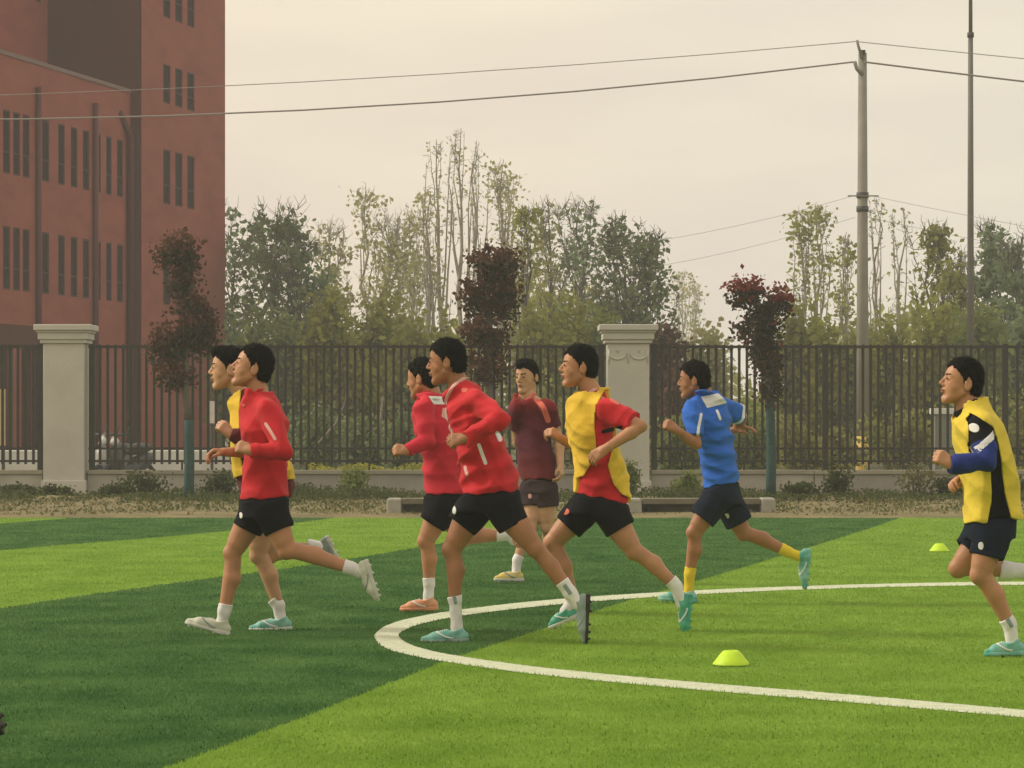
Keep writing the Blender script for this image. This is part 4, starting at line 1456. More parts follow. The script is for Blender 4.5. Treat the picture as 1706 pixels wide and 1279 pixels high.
def person(fg, spec):
    Z = fg.Z
    p = fg.p
    F_, L_ = fg.F, fg.L
    cols = spec['cols']
    J = {k: p(*v) for k, v in spec['j'].items()}
    base = V3((spec['base'][0]-CX)/F*Z, Z, 0)
    # ---------------- body ----------------
    pr = []; prB = []
    neck0 = J['neck']
    pr.append(('cone', fg.H(-.030, 0, -.045), neck0, .056, .062, .02))
    chest = (J['shn']+J['shf'])/2 - V3(0, 0, .13)
    pel = J['pel']
    for q in (1, -1):
        pr.append(('cone', chest+L_*.07*q+V3(0, 0, .03), pel+L_*.05*q, .085, .095, .05))
    pr.append(('cone', neck0-V3(0, 0, .03), J['shn'], .05, .045, .03))
    pr.append(('cone', neck0-V3(0, 0, .03), J['shf'], .05, .045, .03))
    for q in ('n', 'f'):
        sh, el, wr = J['sh'+q], J['el'+q], J['wr'+q]
        prB.append(('cone', sh, el, .050, .037, .02))
        prB.append(('cone', sh+(el-sh)*.15, sh+(el-sh)*.6, .048, .043, .02))
        m = el+(wr-el)*.28
        prB.append(('cone', el, m, .037, .041, .012))
        prB.append(('cone', m, wr, .041, .025, .012))
        hd = spec.get('hand'+q, {})
        prB += fg.hand_prims(wr, J['tip'+q], np.array(hd.get('back', (0, -1 if q == 'n' else 1, .3)), dtype=np.float32), hd.get('fist', .8))
    for q in ('n', 'f'):
        hip, kn, an = J['hip'+q], J['kn'+q], J['an'+q]
        sc_ = spec.get('leg', 1.0)
        pr.append(('cone', pel+(hip-pel)*.4, hip, .10, .095, .03))
        pr.append(('cone', hip, kn, .090*sc_, .049*sc_, .03))
        th = unit(kn-hip); sh = unit(an-kn)
        fw = unit(th-sh+F_*.05); fw = fw*(1 if fw@F_ > -0.2 else -1)
        pr.append(('cone', hip+(kn-hip)*.35+fw*.012, hip+(kn-hip)*.75+fw*.010, .075*sc_, .058*sc_, .03))
        pr.append(('ell', kn+fw*.012, np.eye(3, dtype=np.float32), (.050*sc_, .047*sc_, .052*sc_), .02))
        bk = -(fw - sh*(fw@sh)); bk = unit(bk)
        pr.append(('cone', kn, an, .044*sc_, .031, .015))
        pr.append(('cone', kn+(an-kn)*.12+bk*.014, kn+(an-kn)*.42+bk*.020, .042*sc_, .045*sc_, .02))
        pr.append(('cone', kn+(an-kn)*.42+bk*.020, kn+(an-kn)*.85+bk*.004, .042*sc_, .029, .03))
    clips = {}
    def body_f(P):
        d = prims_eval(pr, P)
        z = P[..., 2]
        c = clips['shirt'](P)+.031
        d = np.where((z > clips['hem'](P)-.045) & (z < neck0[2]-.05), np.maximum(d, c+.018), d) if False else d
        ch = clips['shirt'](P)+.036
        d = np.where((z > clips['hem'](P)-.045) & (z < clips['hem'](P)+.05), np.maximum(d, ch), d)
        d = np.where((z > clips['hem'](P)+.015) & (z < neck0[2]-.05), np.maximum(d, c), d)
        c = clips['shorts'](P)+.018
        d = np.where((z < clips['zw']) & (clips['leg'](P) < -.012) & (c < .055), np.maximum(d, c), d)
        d = prims_eval(prB, P, d)
        hd = fg.head_field(P)
        return smin(d, hd, .012)
    # ---------------- clothing fields the body has to stay under ----------------
    sc = Z/F
    rows = spec['shorts']
    y = np.array([r[0] for r in rows], float); z = CH+(HY-y)*sc
    xf = (np.array([r[1] for r in rows])-CX)*sc; xb = (np.array([r[2] for r in rows])-CX)*sc
    o = np.argsort(z)
    zt = np.linspace(z.min(), z.max(), 30)
    c_ = np.interp(zt, z[o], ((xf+xb)/2)[o]); ex = np.interp(zt, z[o], ((xb-xf)/2)[o])
    bwid = .165 if fg.yaw < .5 else .13
    a_ = np.maximum(np.sqrt(np.maximum(ex**2-(bwid*abs(math.sin(fg.yaw)))**2, .0075)), .11)
    TS = (zt, c_, a_, np.full(30, bwid))
    legs = []
    for q in ('n', 'f'):
        legs.append((J['hip'+q], p(*spec['hem'+q]), .108, spec['hem'+q+'r']))
    def shorts_0(P):
        d = fg.stack(P, 0, T=TS, cut=False)
        d = np.maximum(d, P[..., 2]-(zt[-1]+.02))
        d = np.maximum(d, zt[0]-.02-P[..., 2])
        for (a, b, ra, rb) in legs:
            d = smin(d, d_cone(P, a, b+unit(b-a)*.2, ra, rb+(rb-ra)*.3), .03)
        return d
    def legcut(P):
        r = None
        for (a, b, ra, rb) in legs:
            ax = unit(b-a); L = np.linalg.norm(b-a)
            near = d_cone(P, a, b+ax*.2, ra+.015, rb+.015)
            v = np.where(near < 0, (P-a)@ax-L, -.2)
            r = v if r is None else np.maximum(r, v)
        return r
    yoke = [('cone', neck0-V3(0, 0, .055), J['shn']-V3(0, 0, .008), .054, .064, .03), ('cone', neck0-V3(0, 0, .055), J['shf']-V3(0, 0, .008), .054, .064, .03)]
    clips['shirt'] = lambda P: smin(fg.stack(P), prims_eval(yoke, P), .05)
    clips['hem'] = lambda P: fg.hemcut(P)+P[..., 2]
    def leg2(P):
        best = None
        for (a, b, ra, rb) in legs:
            ax = unit(b-a); L = np.linalg.norm(b-a)
            t = (P-a)@ax
            w = P-a-t[..., None]*ax
            dd = np.sqrt((w*w).sum(-1))
            if best is None: best, r = dd, t-L
            else: r = np.where(dd < best, t-L, r)
        return r
    clips['shorts'] = shorts_0; clips['leg'] = leg2; clips['zw'] = float(zt[-1])
    allp = [J[k] for k in J] + [fg.H(0, 0, .16), fg.H(.14, 0, 0), fg.H(-.12, 0, 0)]
    lo, hi = bounds_of(allp, .12)
    body = sdf_obj('person', body_f, lo, hi, .0068, M_skin[fg.skin], loc=base)
    tag(body, fg.label, 'person', spec.get('group', fg.group))
    def add(name, f, lo, hi, h, m, parent=body):
        return sdf_obj(name, f, lo, hi, h, m, parent, loc=base)
    # ---------------- hair, eyes, brows ----------------
    c = fg.hc
    V, Q = surface(fg.hair_field, c-.19, c+.19, HAIRH)
    n1 = np.cross(V[Q[:, 1]]-V[Q[:, 0]], V[Q[:, 2]]-V[Q[:, 0]])
    n1 /= np.linalg.norm(n1, axis=1)[:, None]+1e-9
    rg = np.random.default_rng(spec.get('seed', 1))
    pick = rg.integers(0, len(Q), 2600)
    C0_ = V[Q[pick, 0]]; Nr = n1[pick]
    dn = Nr*.75 - fg.HA[0]*.35*rg.random((2600, 1)) + fg.HA[2]*.15 + rg.normal(0, .35, (2600, 3))
    dn /= np.linalg.norm(dn, axis=1)[:, None]
    sd_ = np.cross(dn, rg.normal(size=(2600, 3))); sd_ /= np.linalg.norm(sd_, axis=1)[:, None]
    Ls = .006+.010*rg.random((2600, 1))
    b0 = C0_-Nr*.002
    VV = np.concatenate([V, np.stack([b0-sd_*.0016, b0+sd_*.0016, b0+dn*Ls+sd_*.0004, b0+dn*Ls-sd_*.0004], 1).reshape(-1, 3)])
    QQ = np.concatenate([Q, len(V)+np.arange(2600*4).reshape(-1, 4)])
    link('hair', mesh_np('hair', VV, QQ, True, base), M_hair, body)
    for q in (-1, 1):
        if q == -1 and fg.yaw + R(spec.get('hyaw', 0)) < R(15): continue
        e_ = fg.H(.0915, q*.033, .009)
        add('eye', lambda P: d_ell(P, e_, fg.HA, (.0056, .011, .0052)), e_-.02, e_+.02, .002, M_eye)
        e1, e2 = fg.H(.094, q*.014, .031), fg.H(.079, q*.046, .034)
        add('eyebrow', lambda P: d_cone(P, e1, e2, .0058, .004), e1-.05, e1+.05, .002, M_hair)
    e_ = fg.H(.100, 0, -.057)
    add('lips', lambda P: np.maximum(fg.head_field(P)-.0012, d_ell(P, e_, fg.HA, (.022, .021, .0115))), e_-.035, e_+.035, .0022, M_lip)
    # ---------------- shirt ----------------
    slv = []
    for q in ('n', 'f'):
        sh, el, wr = J['sh'+q], J['el'+q], J['wr'+q]
        sl = spec.get('sleeve'+q, spec['sleeve'])
        if sl == 'long':
            slv.append(('cone', sh, el, .070, .054, .03))
            slv.append(('cone', el, el+(wr-el)*.5, .054, .048, .02))
            slv.append(('flat', el+(wr-el)*.4, wr+(wr-el)*.02, .053, .043, .012))
        else:
            e2 = sh+(el-sh)*sl
            slv.append(('flat', sh, e2, .074, .070, .03))
    seed = spec.get('seed', 1)
    neckhole_a, neckhole_b = neck0+unit(fg.H(-.03, 0, -.045)-neck0)*(-.01)+F_*.012, fg.H(-.01, 0, -.045)+F_*.02
    nax = unit(fg.H(-.03, 0, -.045)-neck0)
    nnorm = unit(V3(0, 0, 1)*.78+F_*.62)
    nc = neck0+V3(0, 0, .004)
    def ncyl(P): return d_cone(P, nc-nax*.05, nc+nax*.16, .078, .078)
    def nplane(P): return (P-nc)@nnorm
    def shirt_f(P, off=0.0, sleeves=True, fold=1.0):
        d = fg.stack(P, off)
        v = prims_eval(yoke, P)-off
        d = smin(d, v, .05)
        if fold: fl = folds(P, seed, .017*fold)
        if sleeves:
            v = prims_eval(slv, P)-off
            d = smin(d, v, .022)
        if fold: d = d + fl*1.0
        d = np.maximum(d, fg.hemcut(P))
        return np.maximum(d, -np.maximum(ncyl(P)-.012, -nplane(P)))
    T0, T1 = fg.T[0][0], fg.T[0][-1]
    cxm = fg.T[1]
    tp = [V3(cxm.min()-.2, fg.Zc-.22, T0-.08), V3(cxm.max()+.2, fg.Zc+.22, T1+.06), J['shn'], J['shf'], J['eln'], J['elf']]
    if 'long' in (spec['sleeve'], spec.get('sleeven'), spec.get('sleevef')): tp += [J['wrn'], J['wrf']]
    lo, hi = bounds_of(tp, .10)
    shirt = add('shirt', shirt_f, lo, hi, .0085, cols['shirt'])
    # patches that lie on the shirt
    def shirt_patch(name, m, region, box, off=.0028, parent=None, h=.0035, sleeves=True):
        f = lambda P: np.maximum(shirt_f(P, 0.0, sleeves)-off, region(P))
        return add(name, f, box[0], box[1], h, m, parent or shirt)
    for (name, m, kind, args) in spec.get('marks', []):
        if kind == 'line':        # polyline in px with radius (m) and lateral side
            (pts, rad, dyr) = args
            PP = [p(x_, y_, dyr) for (x_, y_) in pts]
            def reg(P, PP=PP, rad=rad):
                d = None
                for a_, b_ in zip(PP[:-1], PP[1:]):
                    a2, b2 = a_.copy(), b_.copy()
                    Q = P.copy(); Q[..., 1] = a2[1]; b2[1] = a2[1]
                    v = d_cone(Q, a2, b2, rad, rad)
                    d = v if d is None else np.minimum(d, v)
                return np.maximum(d, P[..., 1]-(a2[1]+.06))
            A = np.array(PP); 
            lo_ = A.min(0)-rad-.01; hi_ = A.max(0)+rad+.01; lo_[1] = fg.Z-.65; hi_[1] = fg.Z+.02+max(0, dyr)
            shirt_patch(name, m, reg, (lo_, hi_))
        elif kind == 'poly':
            (pts, ) = args
            PP = [((x_-CX)/F*Z, CH+(HY-y_)/F*Z) for (x_, y_) in pts]
            def reg(P, PP=PP):
                k_ = Z/P[..., 1]      # straight projection on the body's plane
                return np.maximum(d_poly(P[..., 0], P[..., 2], PP), P[..., 1]-(fg.Z+.03))
            A = np.array(PP)
            shirt_patch(name, m, reg, (V3(A[:, 0].min()-.02, fg.Z-.65, A[:, 1].min()-.02), V3(A[:, 0].max()+.02, fg.Z+.06, A[:, 1].max()+.02)))
        elif kind == 'band':      # band round the near or far arm between two fractions of the upper arm
            (q, t0, t1) = args
            sh, el = J['sh'+q], J['el'+q]
            ax = unit(el-sh); a_, b_ = sh+(el-sh)*t0, sh+(el-sh)*t1
            reg = lambda P: np.maximum(np.maximum((a_-P)@ax, (P-b_)@ax), d_cone(P, sh, el, .10, .09))
            lo_, hi_ = bounds_of([a_, b_], .11)
            shirt_patch(name, m, reg, (lo_, hi_))
        elif kind == 'forearm':
            (q, t0, t1) = args
            sh, el, wr = J['sh'+q], J['el'+q], J['wr'+q]
            ax = unit(el-sh); a_ = sh+(el-sh)*t0
            reg = lambda P: np.maximum((a_-P)@ax*1.0, np.minimum(d_cone(P, sh, el, .09, .08), d_cone(P, el, wr, .08, .07)))
            lo_, hi_ = bounds_of([a_, el, wr], .10)
            shirt_patch(name, m, reg, (lo_, hi_), h=.006)
    # collar
    cm = cols.get('collar', cols['shirt'])
    def collar_f(P):
        c0 = ncyl(P)
        return np.maximum(np.maximum(np.maximum(c0-.006, -(c0+.016)), np.abs(nplane(P)+.002)-.011), smin(fg.stack(P), prims_eval(yoke, P), .05)-.010)
    add('collar', collar_f, neck0-.14, neck0+.14, .0045, cm, shirt)
    # ---------------- bib ----------------
    if 'bib' in spec:
        poly = [((x_-CX)/F*Z, CH+(HY-y_)/F*Z) for (x_, y_) in spec['bib']['open']]
        low = spec['bib'].get('low')
        lowp = [((x_-CX)/F*Z, CH+(HY-y_)/F*Z) for (x_, y_) in low] if low else None
        def bib_f(P):
            d = fg.stack(P, .019)
            v = prims_eval(yoke, P)-.017
            d = smin(d, v, .05) + folds(P, seed, .017)
            # stay above the shirt even where the sleeve begins
            d = np.maximum(d, -np.maximum(ncyl(P)-.020, -(nplane(P)+.022)))
            d = np.maximum(d, fg.hemcut(P, spec['bib'].get('drop', 0.0)))
            if lowp: d = np.maximum(d, d_poly(P[..., 0], P[..., 2], lowp))
            op = d_poly(P[..., 0], P[..., 2], poly)
            side = .055-np.abs((P[..., 0]-np.interp(P[..., 2], fg.T[0], fg.T[1]))*L_[0]+(P[..., 1]-fg.Zc)*L_[1])
            d = np.maximum(d, -np.maximum(op, side))
            return d
        lo, hi = bounds_of(tp[:4], .10)
        bib = add('bib', bib_f, lo, hi, .0062, cols['bib'])
    # ---------------- shorts ----------------
    def shorts_f(P):
        fl = folds(P, seed+9, .0080, 13)
        d = shorts_0(P)+fl
        d = d + .035*np.clip((-fg.hemcut(P)+.012)/.03, 0, 1)
        lc = legcut(P)
        d = np.maximum(d, lc)
        d = np.maximum(d, P[..., 2]-(zt[-1]+.02))
        for (a, b, ra, rb) in legs:
            ax = unit(b-a); L = np.linalg.norm(b-a)
            t = (P-a)@ax
            inner = d_cone(P, a, b+ax*.2, ra-.017, rb+(rb-ra)*.3-.017)+fl
            d = np.maximum(d, -np.maximum(inner, (L-.04)-t))
        return d
    lo, hi = bounds_of([l[0] for l in legs]+[l[1] for l in legs]+[V3(c_.min()-.15, fg.Zc-.15, zt[0]), V3(c_.max()+.15, fg.Zc+.15, zt[-1])], .12)
    shorts = add('shorts', shorts_f, lo, hi, .0072, cols['shorts'])
    for (name, m, x_, y_, rx, rz) in spec.get('logos', []):
        a_l = p(x_, y_); a_l[1] = 0
        def lf(P):
            Q = ((P[..., 0]-a_l[0])/rx)**2 + ((P[..., 2]-a_l[2])/rz)**2
            reg = (np.sqrt(Q)-1)*min(rx, rz)
            return np.maximum(np.maximum(shorts_f(P)-.003, reg), P[..., 1]-(Z+.02))
        add(name, lf, V3(a_l[0]-rx-.01, Z-.45, a_l[2]-rz-.01), V3(a_l[0]+rx+.01, Z+.04, a_l[2]+rz+.01), .0035, m, shorts)
    # ---------------- socks and shoes ----------------
    for q in ('n', 'f'):
        ft = spec['foot'+q]
        an, kn = J['an'+q], J['kn'+q]
        heel, toe = p(*ft['heel']), p(*ft['toe'])
        top = p(*ft['sock']) if 'sock' in ft else an+(kn-an)*.28
        sm = cols.get('sock', C_white)
        d_ = unit(toe-heel)
        up = unit((an-heel) - d_*((an-heel)@d_))
        ank = heel + d_*.050 + up*.058
        def sock_f(P, top=top, an=an, ank=ank, kn=kn, r_=ft.get('sr', .044)):
            d = d_cone(P, top, an, r_, .0375)
            d = smin(d, d_cone(P, an, ank, .0375, .035), .02)
            ax = unit(an-top)
            d = d + folds(P, 5, .0025, 40)
            return np.maximum(d, (top-P)@ax-.001)
        lo, hi = bounds_of([top, an, ank], .08)
        sk = add('sock', sock_f, lo, hi, .006, sm)
        if ft.get('mark') is not None:
            mc = (top*.35+an*.65) if ft['mark'] < 2 else (top*.5+an*.5)
            def mf(P):
                axx = unit(an-top)
                q_ = P-mc; t = q_@axx
                return np.maximum(np.maximum(sock_f(P)-.003, np.abs(t)-.034), np.maximum(np.abs(q_[..., 0]-t*axx[0])-.010, P[..., 1]-mc[1]))
            add('sock_mark', mf, mc-.08, mc+.08, .0035, S_grey, sk)
        s_m, sole_m = ft.get('mat', cols['shoe']), ft.get('sole', cols['sole'])
        Lf = np.linalg.norm(toe-heel)
        lat = np.cross(d_, up); lat = unit(lat)
        ball = heel + d_*Lf*.68
        A = np.stack([d_, lat, up])
        def shoe_f(P):
            q_ = (P-heel)@A.T
            d = d_cone(P, heel+up*.030+d_*.012, heel+up*.030+d_*Lf*.35, .030, .029)
            d = smin(d, d_cone(P, heel+up*.030+d_*Lf*.35, ball+up*.022, .029, .033), .015)
            d = smin(d, d_cone(P, ball+up*.020, toe-d_*.020+up*.015, .033, .017), .012)
            d = smin(d, d_cone(P, heel+up*.035+d_*.045, heel+d_*.050+up*.066, .034, .040), .02)
            d = smin(d, d_cone(P, heel+up*.060+d_*.06, ball+up*.026, .027, .023), .02)
            d = smax(d, -(q_[..., 2]-.008), .004)
            d = smax(d, (q_[..., 2]-.075-.012*np.cos(q_[..., 0]*40)), .006)
            return d
        lo, hi = bounds_of([heel, toe, ank], .09)
        sh_o = add('shoe', shoe_f, lo, hi, .005, s_m)
        stc = C_white if s_m in (S_teal, S_green, S_orange) else S_grey
        def stripe_f(P):
            q_ = (P-heel)@A.T
            x_, z_ = q_[..., 0]/Lf, q_[..., 2]
            r1 = np.abs(z_-(.020+.050*np.clip((x_-.30)/.4, 0, 1)**1.5))-.0055
            r1 = np.maximum(r1, np.abs(x_-.47)*Lf-.20*Lf)
            r2 = np.maximum(np.maximum(np.abs(q_[..., 1])-.014, .040-z_), np.abs(x_-.53)*Lf-.13*Lf)
            r2 = np.maximum(r2, np.abs(((x_*Lf/.013) % 1)-.5)*.013-.0038)
            return np.maximum(shoe_f(P)-.0028, np.minimum(np.maximum(r1, .012-np.abs(q_[..., 1])), r2))
        add('shoe_stripe', stripe_f, lo, hi, .0034, stc, sh_o)
        def sole_f(P):
            q_ = (P-heel)@A.T
            x_ = np.clip(q_[..., 0]/Lf, 0, 1)
            hw = np.interp(x_, [0, .12, .4, .7, .9, 1], [.030, .037, .031, .042, .032, .012]).astype(np.float32)
            e1 = np.abs(q_[..., 1])-hw
            e2 = np.maximum(-.018-q_[..., 0], q_[..., 0]-Lf-.001)
            d = smax(e1, e2, .012)
            d = smax(d, np.abs(q_[..., 2]-.0045)-.0095-.004*(x_ < .3), .004)
            for sx in (.10, .30, .58, .74, .88):
                for sy in (-.022, .022):
                    st = np.sqrt((q_[..., 0]-Lf*sx)**2+(q_[..., 1]-sy)**2)-.007
                    st = np.maximum(st, np.abs(q_[..., 2]+.009)-.009)
                    d = np.minimum(d, st)
            return d
        lo, hi = bounds_of([heel, toe], .07)
        add('sole', sole_f, lo, hi, .0042, sole_m, sh_o)
    return body


SPECS = []


def run(Z, yaw, skin, label, headp, torso, bw=None, hem=None, **spec):
    fg = Fig(Z, yaw, skin, label)
    fg.head(*headp[0], **headp[1])
    if bw: fg.set_torso(torso, bw=bw, hem=hem)
    else: fg.set_torso(torso, hem=hem)
    return person(fg, spec)


# P1: yellow bib, behind the leftmost red runner
run(18.72, 0, 2, 'person in a yellow bib half hidden behind the leftmost red shirt, fist raised', ((381, 616), dict(pitch=2, fringe=.002)),
    [(648, 388, 412), (662, 387, 430), (700, 387, 462), (750, 390, 470), (792, 394, 489), (826, 398, 486)],
    hem=((396, 822), (486, 830)),
    j=dict(neck=(404, 655), shn=(425, 678, -.16), shf=(418, 678, .16), eln=(420, 742, -.2), elf=(440, 745, .2), wrn=(384, 724, -.22), wrf=(425, 735, .1),
           tipn=(362, 700, -.22), tipf=(405, 725, .1), pel=(440, 835), hipn=(438, 848, -.09), hipf=(440, 850, .09),
           knn=(432, 925, -.09), knf=(449, 925, .12), ann=(464, 1008, -.07), anf=(530, 912, .14)),
    handn=dict(back=(.3, -1, .4), fist=.7), sleeve='long',
    bib=dict(open=[(404, 640), (403, 700), (405, 760), (412, 800), (440, 850), (466, 800), (462, 740), (470, 640)], drop=0, low=[(370, 640), (384, 770), (392, 796), (440, 780), (468, 798), (492, 798), (500, 700), (470, 630)]),
    shorts=[(822, 398, 484), (850, 398, 480)], hemn=(436, 884, -.09), hemnr=.088, hemf=(442, 884, .10), hemfr=.088,
    footn=dict(heel=(482, 1048, -.07), toe=(414, 1050, -.07), sock=(455, 997, -.07)), footf=dict(heel=(547, 896, .15), toe=(566, 936, .15), mat=S_grey, sole=S_pale, sock=(512, 908, .14)),
    cols=dict(shirt=C_dred, bib=C_yel, shorts=C_black, shoe=S_teal, sole=S_pale), base=(450, 1050), seed=3)

# P2: leftmost red long sleeve, head tipped up
P2 = run(18.05, 2, 0, 'person in red long-sleeved shirt and black shorts at the far left, chin tipped up', ((421, 614), dict(pitch=17, scale=1.08)),
    [(648, 424, 441), (658, 408, 456), (671, 398, 469), (709, 398, 477), (751, 405, 476), (793, 405, 479), (831, 401, 481)],
    hem=((401, 833), (482, 827)),
    j=dict(neck=(430, 653), shn=(448, 684, -.17), shf=(428, 680, .16), eln=(472, 752, -.30), elf=(428, 752, .22), wrn=(418, 751, -.30), wrf=(376, 753, .12),
           tipn=(395, 742, -.28), tipf=(345, 752, .1), pel=(442, 830), hipn=(450, 846, -.09), hipf=(430, 846, .09),
           knn=(479, 916, -.12), knf=(388, 922, .1), ann=(584, 946, -.12), anf=(374, 1018, .09)),
    handn=dict(back=(-.2, -1, .5), fist=.75), handf=dict(back=(0, .2, 1), fist=.55), sleeve='long', sleevef=.92,
    shorts=[(826, 402, 482), (856, 400, 482)], hemn=(466, 884, -.10), hemnr=.086, hemf=(411, 882, .09), hemfr=.084,
    footn=dict(heel=(612, 936, -.12), toe=(632, 1000, -.12), sock=(573, 943, -.12)), footf=dict(heel=(378, 1056, .09), toe=(308, 1037, .09), sock=(376, 1006, .09)),
    marks=[('chest_mark', C_coral, 'poly', ([(402, 672), (408, 680), (416, 668), (410, 674)],)), ('sleeve_trim', C_pink, 'line', ([(444, 706), (452, 717), (461, 731)], .010, -.2))],
    logos=[('logo', C_white, 403, 858, .014, .02)],
    cols=dict(shirt=C_red, shorts=C_black, shoe=S_cream, sole=S_pale), base=(420, 1060), seed=5)

# P3: red long sleeve behind the front runner, seen slightly from behind
run(20.4, -20, 0, 'person in red long-sleeved shirt partly behind the front red runner, orange shoes', ((704, 632), dict(pitch=-6, yaw=-8)),
    [(652, 706, 725), (663, 694, 745), (690, 685, 765), (730, 696, 772), (780, 707, 775), (822, 709, 777)],
    j=dict(neck=(718, 652), shn=(706, 680, -.17), shf=(745, 682, .14), eln=(712, 735, -.24), elf=(765, 740, .2), wrn=(679, 751, -.30), wrf=(740, 755, .2),
           tipn=(655, 748, -.30), tipf=(720, 745, .2), pel=(742, 830), hipn=(738, 845, -.09), hipf=(748, 848, .09),
           knn=(710, 902, -.09), knf=(770, 898, .10), ann=(715, 972, -.07), anf=(848, 890, .14)),
    handn=dict(back=(0, -1, .4), fist=.85), sleeve='long',
    shorts=[(816, 706, 776), (845, 704, 776)], hemn=(720, 873, -.09), hemnr=.086, hemf=(758, 874, .10), hemfr=.088,
    footn=dict(heel=(726, 1014, -.07), toe=(666, 1016, -.07), sock=(714, 962, -.07)), footf=dict(heel=(868, 886, .14), toe=(874, 912, .14)),
    marks=[('back_lettering', C_white, 'poly', ([(715, 660), (741, 660), (741, 674), (724, 674)],)), ('back_number', C_pink, 'poly', ([(738, 680), (748, 678), (746, 700), (736, 694)],))],
    cols=dict(shirt=C_red2, shorts=C_black, shoe=S_orange, sole=S_orange), base=(712, 1018), seed=8)

# P5: maroon, three-quarter front
run(24.0, 48, 2, 'person in maroon short-sleeved shirt facing the camera more than the others, yellow shoes', ((878, 629), dict(pitch=-3, yaw=6, scale=1.04, fringe=.012)),
    [(656, 864, 886), (668, 858, 900), (700, 858, 914), (750, 862, 920), (798, 868, 925)],
    j=dict(neck=(879, 656), shn=(911, 680, -.10), shf=(861, 681, -.02), eln=(931, 733, -.05), elf=(862, 738, .10), wrn=(934, 775, -.12), wrf=(878, 752, .18),
           tipn=(936, 798, -.14), tipf=(895, 745, .18), pel=(896, 800), hipn=(908, 815, -.04), hipf=(888, 815, .04),
           knn=(912, 878, -.05), knf=(884, 878, -.05), ann=(916, 925, .25), anf=(862, 932, -.05)),
    handn=dict(back=(1, -.3, 0), fist=.5), sleeve=.62,
    shorts=[(792, 868, 925), (815, 868, 926)], hemn=(911, 845, -.05), hemnr=.092, hemf=(886, 846, 0), hemfr=.092,
    footn=dict(heel=(922, 920, .28), toe=(916, 950, .2)), footf=dict(heel=(868, 966, -.03), toe=(823, 966, -.16), sock=(866, 925, -.05)),
    marks=[('sleeve_stripe', C_coral, 'line', ([(893, 664), (905, 678), (913, 700)], .022, -.1)), ('crest', C_pink, 'line', ([(873, 689), (873, 694)], .018, -.2)), ],
    logos=[('logo', C_pink, 883, 826, .016, .02)],
    cols=dict(shirt=C_maroon, shorts=C_char, shoe=S_yel, sole=S_pale, collar=C_coral), base=(880, 968), seed=11)

# P4: front red runner
P4 = run(17.57, -6, 1, 'person in red long-sleeved shirt nearest the middle, leaning forward over the white arc', ((745, 605), dict(pitch=-2, yaw=-6)),
    [(628, 747, 774), (640, 742, 792), (660, 740, 810), (693, 744, 822), (737, 757, 841), (785, 768, 861), (822, 771, 868)],
    hem=((771, 823), (868, 817)),
    j=dict(neck=(764, 640), shn=(795, 668, -.18), shf=(770, 664, .16), eln=(833, 700, -.34), elf=(800, 740, .26), wrn=(776, 730, -.38), wrf=(772, 735, .12),
           tipn=(742, 735, -.36), tipf=(745, 728, .1), pel=(822, 820), hipn=(838, 842, -.09), hipf=(792, 845, .09),
           knn=(893, 914, -.12), knf=(753, 916, .08), ann=(950, 988, -.12), anf=(758, 998, .08)),
    handn=dict(back=(0, -1, .5), fist=.7), handf=dict(back=(0, 1, .5), fist=.8), sleeve='long',
    shorts=[(814, 771, 867), (848, 756, 872)], hemn=(856, 877, -.10), hemnr=.088, hemf=(768, 876, .08), hemfr=.086,
    footn=dict(heel=(981, 994, -.12), toe=(978, 1073, -.14), mat=S_grey, sole=S_dark, mark=1, sock=(936, 968, -.12)), footf=dict(heel=(776, 1068, .08), toe=(700, 1069, .08), sock=(757, 993, .08), mark=1),
    marks=[('side_stripe', C_white, 'line', ([(798, 741), (803, 755), (809, 771)], .011, -.1)), ('elbow_mark', C_white, 'line', ([(829, 722), (833, 732)], .014, -.1)),
           ('hem_mark', C_pink, 'line', ([(775, 778), (778, 790)], .010, -.1)),
           ('front_trim', C_pink, 'poly', ([(738, 672), (743, 672), (748, 705), (757, 722), (752, 726), (742, 710)],)),
           ('collar_trim', C_pink, 'line', ([(768, 631), (755, 643), (745, 660), (741, 674)], .010, -.1)),
           ('shoulder_mark', C_coral, 'line', ([(772, 650), (775, 650)], .014, -.1))],
    logos=[('logo', C_white, 757, 850, .012, .026)],
    cols=dict(shirt=C_red, shorts=C_black, shoe=S_teal, sole=S_grey, collar=C_pink), base=(800, 1070), seed=14)

